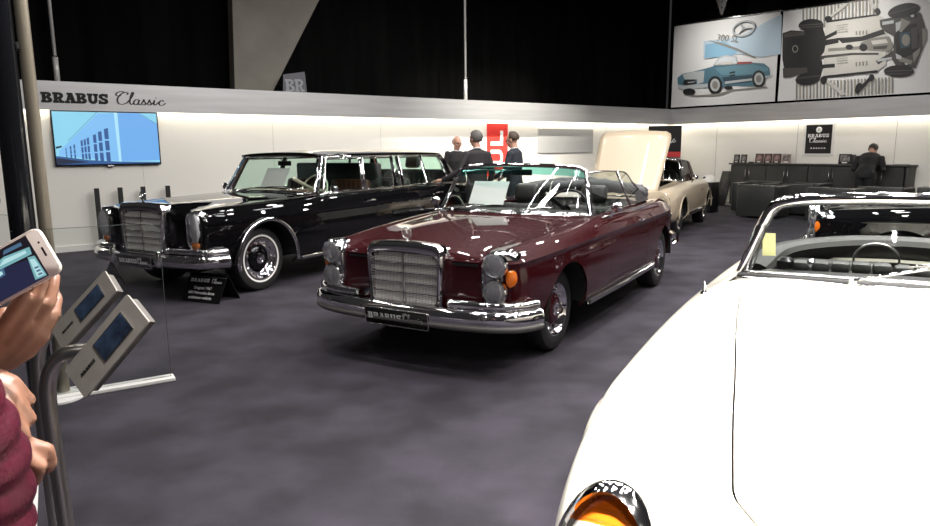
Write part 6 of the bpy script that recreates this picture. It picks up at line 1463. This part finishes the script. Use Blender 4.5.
def frame_at(p, x, z):
    x = Vector(x).normalized(); z = Vector(z); z = (z - x * z.dot(x)).normalized(); y = z.cross(x)
    return Matrix(((x.x, y.x, z.x, p[0]), (x.y, y.y, z.y, p[1]), (x.z, y.z, z.z, p[2]), (0, 0, 0, 1)))
RELAX = [(25, 30, 20), (28, 32, 22), (32, 34, 24), (36, 36, 26)]
THUMB = [(.015, .022, -.006), (.045, .045, -.016), (.072, .056, -.026), (.098, .058, -.036)]
def figure(label, loc, rotz, J, mats, head_rot, hair, hair_m, voxel=.009, group=None, glasses=False, hands=None, sleeve=.94, skip=(), lips=True):
    root = thing('person', label, 'person', loc, rotz, group); V = {k: Vector(v) for k, v in J.items()}; bm = B(); seg = []
    pel, che, nek, hd = V['pelvis'], V['chest'], V['neck'], V['head']
    Pt = spline([pel - Vector((0, 0, .10)), pel, pel.lerp(che, .5), che, nek - (nek - che) * .25, nek], 3)
    dep = np.interp(np.linspace(0, 5, len(Pt)), range(6), [.125, .128, .118, .130, .105, .060]); wid = np.interp(np.linspace(0, 5, len(Pt)), range(6), [.185, .182, .165, .205, .190, .085])
    tube(bm, Pt, list(dep), 20, up=V.get('front', Vector((1, 0, 0))), ry=list(wid)); seg += [(pel - Vector((0, 0, .05)), che, 1), (che, nek - (nek - che) * .12, 1)]
    tube(bm, [nek - (hd - nek) * .3, nek, hd], [.066, .056, .055], 14); seg.append((nek + (hd - nek) * .15, hd, 0))
    H = Matrix.Translation(hd) @ Euler(tuple(R(a) for a in head_rot)).to_matrix().to_4x4(); E3 = H.to_euler()
    for c, s in (((-.012, 0, .030), (.100, .077, .096)), ((.022, 0, -.035), (.070, .060, .075)), ((.048, 0, -.082), (.036, .036, .030)), ((.070, 0, .030), (.026, .055, .018)), ((.104, 0, -.012), (.018, .013, .017)), ((.094, 0, .008), (.013, .010, .026)), ((.080, 0, -.052), (.018, .026, .012))): sphere(bm, H @ Vector(c), s, 18, 12, E3)
    for s in (1, -1): sphere(bm, H @ Vector((-.005, s * .079, -.004)), (.020, .010, .033), 12, 8, E3); sphere(bm, H @ Vector((.062, s * .040, -.022)), (.028, .022, .024), 12, 8, E3)
    seg.append((H @ Vector((0, 0, -.06)), H @ Vector((0, 0, .1)), 0))
    for side in ('l', 'r'):
        s = 1 if side == 'l' else -1
        sh_, el, wr = V['shoulder_' + side], V['elbow_' + side], V['wrist_' + side]
        tube(bm, [che.lerp(sh_, .45) + Vector((0, 0, .03)), sh_, sh_.lerp(el, .5), el, el.lerp(wr, .5), wr], [.066, .062, .058, .051, .045, .034], 14); sphere(bm, sh_ - Vector((0, 0, .008)), .060, 14, 10); sphere(bm, el, .052, 12, 8)
        seg += [(sh_, el, 1), (el, el.lerp(wr, sleeve), 1 if sleeve > 0 else 0)]
        if sleeve < .9: seg.append((el.lerp(wr, max(0, sleeve) + .04), wr, 0))
        hz = (hands or {}).get(side)
        mw = hz[0] if hz else frame_at(wr, wr - el, Vector((0, s, 0)) if abs((wr - el).normalized().y) < .8 else Vector((0, 0, 1)))
        # thumb to the front for hanging hands
        ths = hz[3] if hz and len(hz) > 3 else (1 if (mw.to_3x3() @ Vector((0, 1, 0))).dot(Vector((1, 0, 0))) > 0 else -1)
        for a, b in hand(bm, mw, hz[1] if hz else RELAX, hz[2] if hz else THUMB, ths): seg.append((a, b, 0))
        hp, kn, an, to = V['hip_' + side], V['knee_' + side], V['ankle_' + side], V['toe_' + side]
        tube(bm, [hp + Vector((0, 0, .06)), hp, hp.lerp(kn, .5), kn, kn.lerp(an, .4), an], [.095, .098, .084, .062, .060, .048], 14); seg += [(hp, kn, 2), (kn, an.lerp(kn, .12), 2)]
        d = to - an; tube(bm, [an - Vector((d.x, d.y, 0)) * .35 + Vector((0, 0, -an.z + .045)), Vector((an.x, an.y, .055)), Vector((to.x, to.y, .035)), Vector((to.x, to.y, .033)) + Vector((d.x, d.y, 0)) * .18], [.038, .046, .036, .026], 12, ry=[.036, .044, .044, .034]); seg.append((Vector((an.x, an.y, .03)), Vector((to.x, to.y, .02)), 3))
    me = bpy.data.meshes.new('p'); bm.to_mesh(me); bm.free(); t = bpy.data.objects.new('p', me); COL.objects.link(t)
    r = t.modifiers.new('r', 'REMESH'); r.mode = 'VOXEL'; r.voxel_size = voxel; q = t.modifiers.new('s', 'SMOOTH'); q.iterations = 4; q.factor = .5
    out = bpy.data.meshes.new_from_object(t.evaluated_get(bpy.context.evaluated_depsgraph_get())); bpy.data.objects.remove(t); bpy.data.meshes.remove(me)
    out.name = 'body'; n = len(out.polygons); c = np.empty(n * 3); out.polygons.foreach_get('center', c); c = c.reshape(-1, 3); best = np.full(n, 9.); idx = np.zeros(n, int)
    for a, b, k in seg:
        a, b = np.array(a), np.array(b); d = b - a; tt = np.clip(((c - a) @ d) / max(1e-9, d @ d), 0, 1); dist = np.linalg.norm(c - a - tt[:, None] * d, axis=1) / {0: 1, 1: 1.25, 2: 1.1, 3: 1}[k]
        m = dist < best; best[m] = dist[m]; idx[m] = k
    out.polygons.foreach_set('material_index', idx.astype(np.int32)); out.polygons.foreach_set('use_smooth', np.ones(n, bool))
    body = link('body', out, [M[k] for k in mats], root)
    if 'face' not in skip:
        for s in (1, -1):
            b2 = B(); sphere(b2, H @ Vector((.083, s * .031, .008)), (.009, .011, .007), 10, 8, E3); obj('eye', b2, M['eye'], root)
        b2 = B(); sphere(b2, H @ Vector((.093, 0, -.054)), (.006, .022, .006), 10, 6, E3); obj('mouth', b2, M['lip'], root)
    b2 = B(); vs = sphere(b2, (0, 0, 0), (.106, .084, .103), 32, 22)
    kill = [v for v in b2.verts if hair(v.co)]; bmesh.ops.delete(b2, geom=kill, context='VERTS')
    for v in b2.verts: v.co = H @ (v.co * (1 + .03 * math.sin(v.co.y * 160) * math.sin(v.co.z * 130)) + Vector((-.014, 0, .030)))
    o = obj('hair', b2, M[hair_m] if hair_m in M else hair_m, root); md = o.modifiers.new('t', 'SOLIDIFY'); md.thickness = .012; md.offset = 0
    b2 = B(); tube(b2, [nek + Vector((.062 * math.cos(a), .062 * math.sin(a), .012 + .012 * math.cos(a + PI))) for a in [2 * PI * k / 20 for k in range(20)]], .010, 6, closed=True); obj('collar', b2, M['shirt'], root)
    if glasses:
        b2 = B()
        for s in (1, -1):
            tube(b2, [H @ Vector((.098, s * .034 + .022 * math.cos(2 * PI * k / 16), .006 + .015 * math.sin(2 * PI * k / 16))) for k in range(16)], .0022, 5, closed=True); tube(b2, [H @ Vector((.096, s * .056, .010)), H @ Vector((.0, s * .088, .006))], .0022, 5)
        tube(b2, [H @ Vector((.099, -.012, .010)), H @ Vector((.099, .012, .010))], .0022, 5); obj('glasses', b2, M['eye'], root)
    return root, H
def stand_pose(**k):
    J = dict(pelvis=(0, 0, .95), chest=(.0, 0, 1.28), neck=(-.005, 0, 1.49), head=(.02, 0, 1.635), shoulder_l=(0, .19, 1.41), shoulder_r=(0, -.19, 1.41), elbow_l=(-.03, .25, 1.13), elbow_r=(-.03, -.25, 1.13), wrist_l=(.06, .245, .90), wrist_r=(.06, -.245, .90),
             hip_l=(0, .095, .90), hip_r=(0, -.095, .90), knee_l=(.02, .10, .49), knee_r=(.02, -.10, .49), ankle_l=(-.02, .11, .09), ankle_r=(-.02, -.11, .09), toe_l=(.13, .13, .03), toe_r=(.13, -.13, .03)); J.update(k); return J
M['hair_grey'] = noise_mat('grey hair', (.05, .045, .04), (.16, .15, .14), 60, .7)
M['hair_white'] = mat('short white hair', (.5, .46, .42), .8); M['hair_brown'] = noise_mat('brown hair', (.03, .017, .010), (.06, .034, .02), 60, .6); M['hair_dark'] = noise_mat('dark hair', (.012, .009, .007), (.03, .022, .017), 60, .6)
# the three men talking between the limousine and the white wall
figure('grey-haired man in a charcoal suit seen from behind, one hand on the limousine', (.20, 10.62, 0), R(118), stand_pose(chest=(.02, 0, 1.29), wrist_l=(.20, .50, 1.03), elbow_l=(-.02, .32, 1.15), head=(.03, .01, 1.645)), ('skin', 'suit_charcoal', 'suit_charcoal', 'shoe'), (0, 4, 22), lambda v: (v.x > .045 and v.z < .055) or v.z < -.075 or (v.x > .0 and v.z < -.02), 'hair_grey', hands={'l': (frame_at((.20, .50, 1.03), (.5, .8, -.1), (-.1, .1, 1)), [(8, 12, 8)] * 4, THUMB, -1)})
figure('man with thinning brown hair and glasses in a navy suit, facing left', (.80, 10.95, 0), R(155), stand_pose(elbow_l=(.05, .26, 1.14), wrist_l=(.26, .18, 1.05), elbow_r=(.05, -.26, 1.14), wrist_r=(.26, -.18, 1.05), head=(.04, 0, 1.625)), ('skin', 'suit_navy', 'suit_navy', 'shoe'), (0, 14, 0), lambda v: v.x > .022 or (v.z < -.05) or (v.x > -.01 and v.z < 0), 'hair_brown', glasses=True)
figure('balding white-haired man with glasses in a black suit, standing behind the limousine', (-.14, 12.95, 0), R(-62), stand_pose(head=(.02, 0, 1.60), neck=(0, 0, 1.46)), ('skin', 'suit_black', 'suit_black', 'shoe'), (0, 8, 6), lambda v: v.z > .055 or v.x > .02 or v.z < -.05, 'hair_white', glasses=True)
# the man bending over the cabinets
pm_ = RW(5.50, .84, 0)
figure('man in a black suit seen from behind, bending over the rightmost cabinet', (pm_.x, pm_.y, 0), ru + R(97), stand_pose(pelvis=(-.12, 0, .94), chest=(.09, 0, 1.17), neck=(.22, 0, 1.325), head=(.325, 0, 1.405), shoulder_l=(.13, .225, 1.235), shoulder_r=(.13, -.225, 1.235), elbow_l=(.08, .28, 1.0), elbow_r=(.08, -.28, 1.0), wrist_l=(.33, .19, 1.145), wrist_r=(.33, -.19, 1.145), hip_l=(-.12, .10, .90), hip_r=(-.12, -.10, .90), knee_l=(-.06, .10, .49), knee_r=(-.06, -.10, .49), front=Vector((.8, 0, -.5))), ('skin', 'suit_black', 'suit_black', 'shoe'), (0, 42, -14), lambda v: v.x > .03 or v.z < -.06, 'hair_dark',
       hands={'l': (frame_at((.33, .19, 1.145), (.9, -.4, -.05), (0, 0, 1)), [(10, 15, 10)] * 4, THUMB, -1), 'r': (frame_at((.33, -.19, 1.145), (.9, .4, -.05), (0, 0, 1)), [(10, 15, 10)] * 4, THUMB, 1)})
# the two visitors at the left edge
rx, ry = -.86, .60
loc_ = lambda x, y, z: (x - rx, y - ry, z)
def world_pose(rx, ry, **k):
    """joints given in world axes; the body faces +Y"""
    f = lambda p: Vector((p[0] - rx, p[1] - ry, p[2]))
    J = {a: f(b) for a, b in k.items()}; return J
legs = lambda x, y: dict(hip_l=(x - .095, y, .90), hip_r=(x + .095, y, .90), knee_l=(x - .10, y + .02, .49), knee_r=(x + .10, y + .02, .49), ankle_l=(x - .11, y - .02, .09), ankle_r=(x + .11, y - .02, .09), toe_l=(x - .13, y + .13, .03), toe_r=(x + .13, y + .13, .03))
wa, wb = Vector((-.722, .905, 1.20)), Vector((-.738, .885, 1.095))
J = world_pose(rx, ry, pelvis=(rx, ry, .93), chest=(rx, ry + .02, 1.26), neck=(rx, ry + .02, 1.45), head=(rx, ry + .05, 1.59), shoulder_r=(rx + .19, ry + .02, 1.38), shoulder_l=(rx - .19, ry + .02, 1.38), elbow_r=(-.645, .80, 1.02), wrist_r=tuple(wb), elbow_l=(-.96, .74, 1.06), wrist_l=tuple(wa), **legs(rx, ry)); J['front'] = Vector((0, 1, 0))
O = Vector((rx, ry, 0))
GRIP = [(62, 48, 30), (58, 50, 32), (56, 52, 34), (54, 54, 36)]
PINCH = [(30, 62, 30), (48, 70, 40), (60, 75, 45), (66, 75, 45)]
p1, H1 = figure('person in a magenta quilted jacket at the left edge, hands held in front', (rx, ry, 0), 0, J, ('skin_warm', 'magenta', 'jeans', 'shoe'), (0, 0, 90), lambda v: v.x > .04 and v.z < .05 or v.z < -.08, 'hair_dark', voxel=.0048, sleeve=.88,
       hands={'l': (frame_at(wa - O, (.80, .05, -.42), (.30, -.45, .80)), GRIP, [(.015, .022, -.006), (.040, .042, -.02), (.060, .048, -.035), (.080, .044, -.05)], -1),
              'r': (frame_at(wb - O, (.95, .10, -.04), (.05, -.25, .95)), PINCH, [(.012, .020, -.010), (.040, .030, -.030), (.072, .024, -.040), (.104, .012, -.044)], 1)})
# quilted sleeve over the near arm
bm = B(); sv = spline([Vector((rx + .19, ry + .02, 1.385)) - O, Vector((-.652, .745, 1.25)) - O, Vector((-.640, .80, 1.12)) - O, Vector((-.645, .80, 1.0)) - O, Vector((-.65, .80, .965)) - O], 16)
tube(bm, sv, [.069 + .011 * abs(math.sin(i * .62)) ** .6 for i in range(len(sv))], 28); obj('sleeve', bm, M['magenta'], p1, angle=None)
bm = B(); sv = spline([Vector((-.66, .80, 1.0)) - O, Vector((-.70, .845, 1.05)) - O, wb - O - Vector((.008, .01, .01))], 8)
tube(bm, sv, [.060 - .0012 * i + .010 * abs(math.sin(i * .9)) for i in range(len(sv))], 18); obj('sleeve_cuff', bm, M['magenta'], p1, angle=None)
# the visitor holding the phone
qx, qy = -1.42, .93; O2 = Vector((qx, qy, 0)); wp_ = Vector((-.7125, .99, 1.192))
J = world_pose(qx, qy, pelvis=(qx, qy, .95), chest=(qx, qy, 1.28), neck=(qx, qy, 1.49), head=(qx, qy + .03, 1.63), shoulder_r=(qx + .20, qy, 1.41), shoulder_l=(qx - .19, qy, 1.41), elbow_r=(-1.02, .97, 1.10), wrist_r=tuple(wp_), elbow_l=(qx - .25, qy - .02, 1.13), wrist_l=(qx - .24, qy + .08, .90), **legs(qx, qy)); J['front'] = Vector((0, 1, 0))
HOLD = [(4, 10, 8), (14, 24, 16), (22, 34, 22), (30, 40, 26)]
p2, H2 = figure('person at the left edge raising a phone in one bare hand', (qx, qy, 0), 0, J, ('skin_warm', 'suit_navy', 'jeans', 'shoe'), (0, 0, 90), lambda v: v.x > .04 and v.z < .05 or v.z < -.06, 'hair_brown', voxel=.0048, sleeve=.35,
       hands={'r': (frame_at(wp_ - O2, (.75, -.21, .66), (.52, -.66, -.54)), HOLD, [(.012, .020, -.004), (.040, .032, -.014), (.066, .032, -.020), (.088, .026, -.024)], 1)})
# phone
ph = thing('phone', 'white smartphone held up at the left edge, its screen showing the cars', 'phone', (-.6293, .915, 1.3415), 0)
pu, pv = Vector((.130, .0, .0675)).normalized(), Vector((-.0175, .004, .0655)); pv = (pv - pu * pv.dot(pu)).normalized(); pn = pu.cross(pv); pn = pn if pn.y < 0 else -pn
pmx = Matrix(((pu.x, pv.x, pn.x, 0), (pu.y, pv.y, pn.y, 0), (pu.z, pv.z, pn.z, 0), (0, 0, 0, 1)))
bm = B(); o = rrect(.146, .069, .011, 6); rr = [[bm.verts.new(pmx @ Vector((a * f, b * f, h))) for a, b in o] for f, h in ((.96, -.0072), (.995, -.0062), (1.0, -.0036), (.995, -.001), (.97, 0))]
for a, b in zip(rr[:-1], rr[1:]):
    for k in range(len(o)): bm.faces.new((a[k], a[(k + 1) % len(o)], b[(k + 1) % len(o)], b[k]))
bm.faces.new(rr[-1]); bm.faces.new(rr[0][::-1]); obj('case', bm, mat('white phone body', (.62, .55, .50), .3, .1, .4), ph, recalc=True)
sm = [em('phone dark', (.012, .020, .06), .9), em('phone pale', (.18, .42, .46), 1), em('phone bright', (.45, .72, .74), 1), em('phone black', (.004, .006, .012), .8), em('phone blue', (.06, .14, .24), 1)]
bm = B(); w, h = .110, .0615; m4 = pmx @ Matrix.Translation((-w / 2 - .0015, -h / 2, .0002))
def sp(pts, mi, d): put_polys(bm, [[(a * w, b * h) for a, b in pts]], m4 @ Matrix.Translation((0, 0, d)), .0001, mi)
sp([(0, 0), (1, 0), (1, 1), (0, 1)], 3, 0); sp([(0, 0), (.92, 0), (.86, .52), (.5, .62), (0, .6)], 0, .0002); sp([(.42, .62), (.95, .58), (.97, .74), (.62, .82), (.42, .76)], 1, .0004); sp([(.5, .68), (.9, .65), (.9, .72), (.6, .77)], 2, .0006)
sp([(.82, .05), (.98, .02), (.97, .52), (.88, .56)], 1, .0006); sp([(.86, .08), (.96, .06), (.95, .46), (.89, .5)], 2, .0008); sp([(.30, .44), (.52, .46), (.54, .60), (.34, .64)], 4, .0006); sp([(.40, .48), (.5, .5), (.5, .57), (.41, .58)], 2, .0008); sp([(.62, .86), (.9, .84), (.9, .92), (.66, .94)], 4, .0004); sp([(.06, .5), (.24, .5), (.24, .7), (.08, .72)], 4, .0005)
for q in (.30, .38, .46): sp([(.89, q - .2), (.95, q - .21), (.945, q - .17), (.89, q - .16)], 4, .001)
obj('screen', bm, sm, ph, smooth=False)
bm = B(); box(bm, pmx @ Vector((.0645, 0, .0002)), (.003, .013, .0006), pmx.to_3x3().to_4x4(), .0002, 1); obj('earpiece', bm, M['black_print'], ph, smooth=False)
bm = B(); lathe(bm, [(.0016, .0), (.0016, .0004), (0, .0004)], axis='z', seg=10, mat4=pmx @ Matrix.Translation((.0645, .014, .0001))); obj('front_camera', bm, M['black_print'], ph)
# ------------------------------------------------------------------ hall lamps (above the picture) and added lamps for streaks, front light and banners
def lamp(x, y, z, e, size=.2, col=(1, .96, .92), spread=PI, tgt=None, rect=None, rz=0):
    l = bpy.data.lights.new('hall_or_fill_lamp', 'AREA'); l.shape = 'DISK'; l.size = size; l.energy = e; l.color = col; l.spread = spread
    if rect: l.shape = 'RECTANGLE'; l.size, l.size_y = rect
    o = bpy.data.objects.new('hall_or_fill_lamp', l); COL.objects.link(o); o.location = (x, y, z); o.rotation_euler = (0, 0, rz)
    if tgt: o.rotation_euler = (Vector(tgt) - Vector((x, y, z))).to_track_quat('-Z', 'Y').to_euler()
def tr(a, b):       # truss rows run parallel to the cars: a along, b across
    return (a * .5 + b * .866, a * .866 - b * .5)
for b in (-6.2, -4.6, -3.0, -1.4, .2, 1.8):
    for a in (1.5, 3.4, 5.3, 7.2, 9.1, 11):
        x, y = tr(a, b)
        if y < 13.5 and x < 8 and (x + 5.93) * .607 - (y - 10.32) * .795 > 1.0: lamp(x, y, 5.0 + .15 * math.sin(a + b), 32 if x > -1 else (15 if y > 5.5 else 7), .28)
for b in (-3.6, -2.0, -.4):
    for a in (3.5, 6.5, 9.5):
        x, y = tr(a, b); lamp(x, y, 5.6, 26, rect=(1.4, .07), rz=R(60), col=(1, .98, 1))  # long lamps added to draw streak reflections on the hoods
for x, y in ((1.4, .3), (2.5, 1.4), (.6, 1.0), (3.0, 2.8)): lamp(x, y, 4.2, 95, .10, spread=R(75))
for x, y in ((3.4, 4.6), (5.2, 7.4), (2.4, 6.4)): lamp(x, y, 5.0, 90, .25)
for x, y, e in ((-3, -2, 22), (.8, -2.6, 70), (3.6, -2, 70)): lamp(x, y, 5.0, e, .3)  # unseen lamps behind the camera, strengthened to add front light
for t in (7.6, 9.2):
    p = LW(t, 2.4, 4.6); lamp(*p, 55, .2, (1, .95, .85), R(70), LW(t, 0, 1.2))
for t in (1.6, 4.6):
    p = RW(t, 3.0, 5.6); lamp(*p, 17, .2, (1, .96, .9), R(60), RW(t, 0, 3.7))  # added lamps that brighten the printed banners
# ------------------------------------------------------------------ camera
cd = bpy.data.cameras.new('camera'); cam = bpy.data.objects.new('camera', cd); COL.objects.link(cam)
cd.sensor_fit = 'HORIZONTAL'; cd.sensor_width = 36; cd.lens = 36 * 680 / 930; cd.clip_start = .02; cd.clip_end = 200
cam.matrix_world = Matrix.Translation((0, 0, 1.505)) @ Matrix.Rotation(PI / 2 - .167, 4, 'X') @ Matrix.Rotation(-.008, 4, 'Z')
SC.camera = cam
SC.view_settings.view_transform = 'Standard'; SC.view_settings.look = 'None'; SC.view_settings.gamma = 1; SC.view_settings.use_curve_mapping = False
SC.view_settings.exposure = 0
w = bpy.data.worlds.new('hall'); SC.world = w; w.use_nodes = True
w.node_tree.nodes['Background'].inputs[0].default_value = (.5, .48, .5, 1); w.node_tree.nodes['Background'].inputs[1].default_value = .05
SC.cycles.max_bounces = 8; SC.cycles.transparent_max_bounces = 24
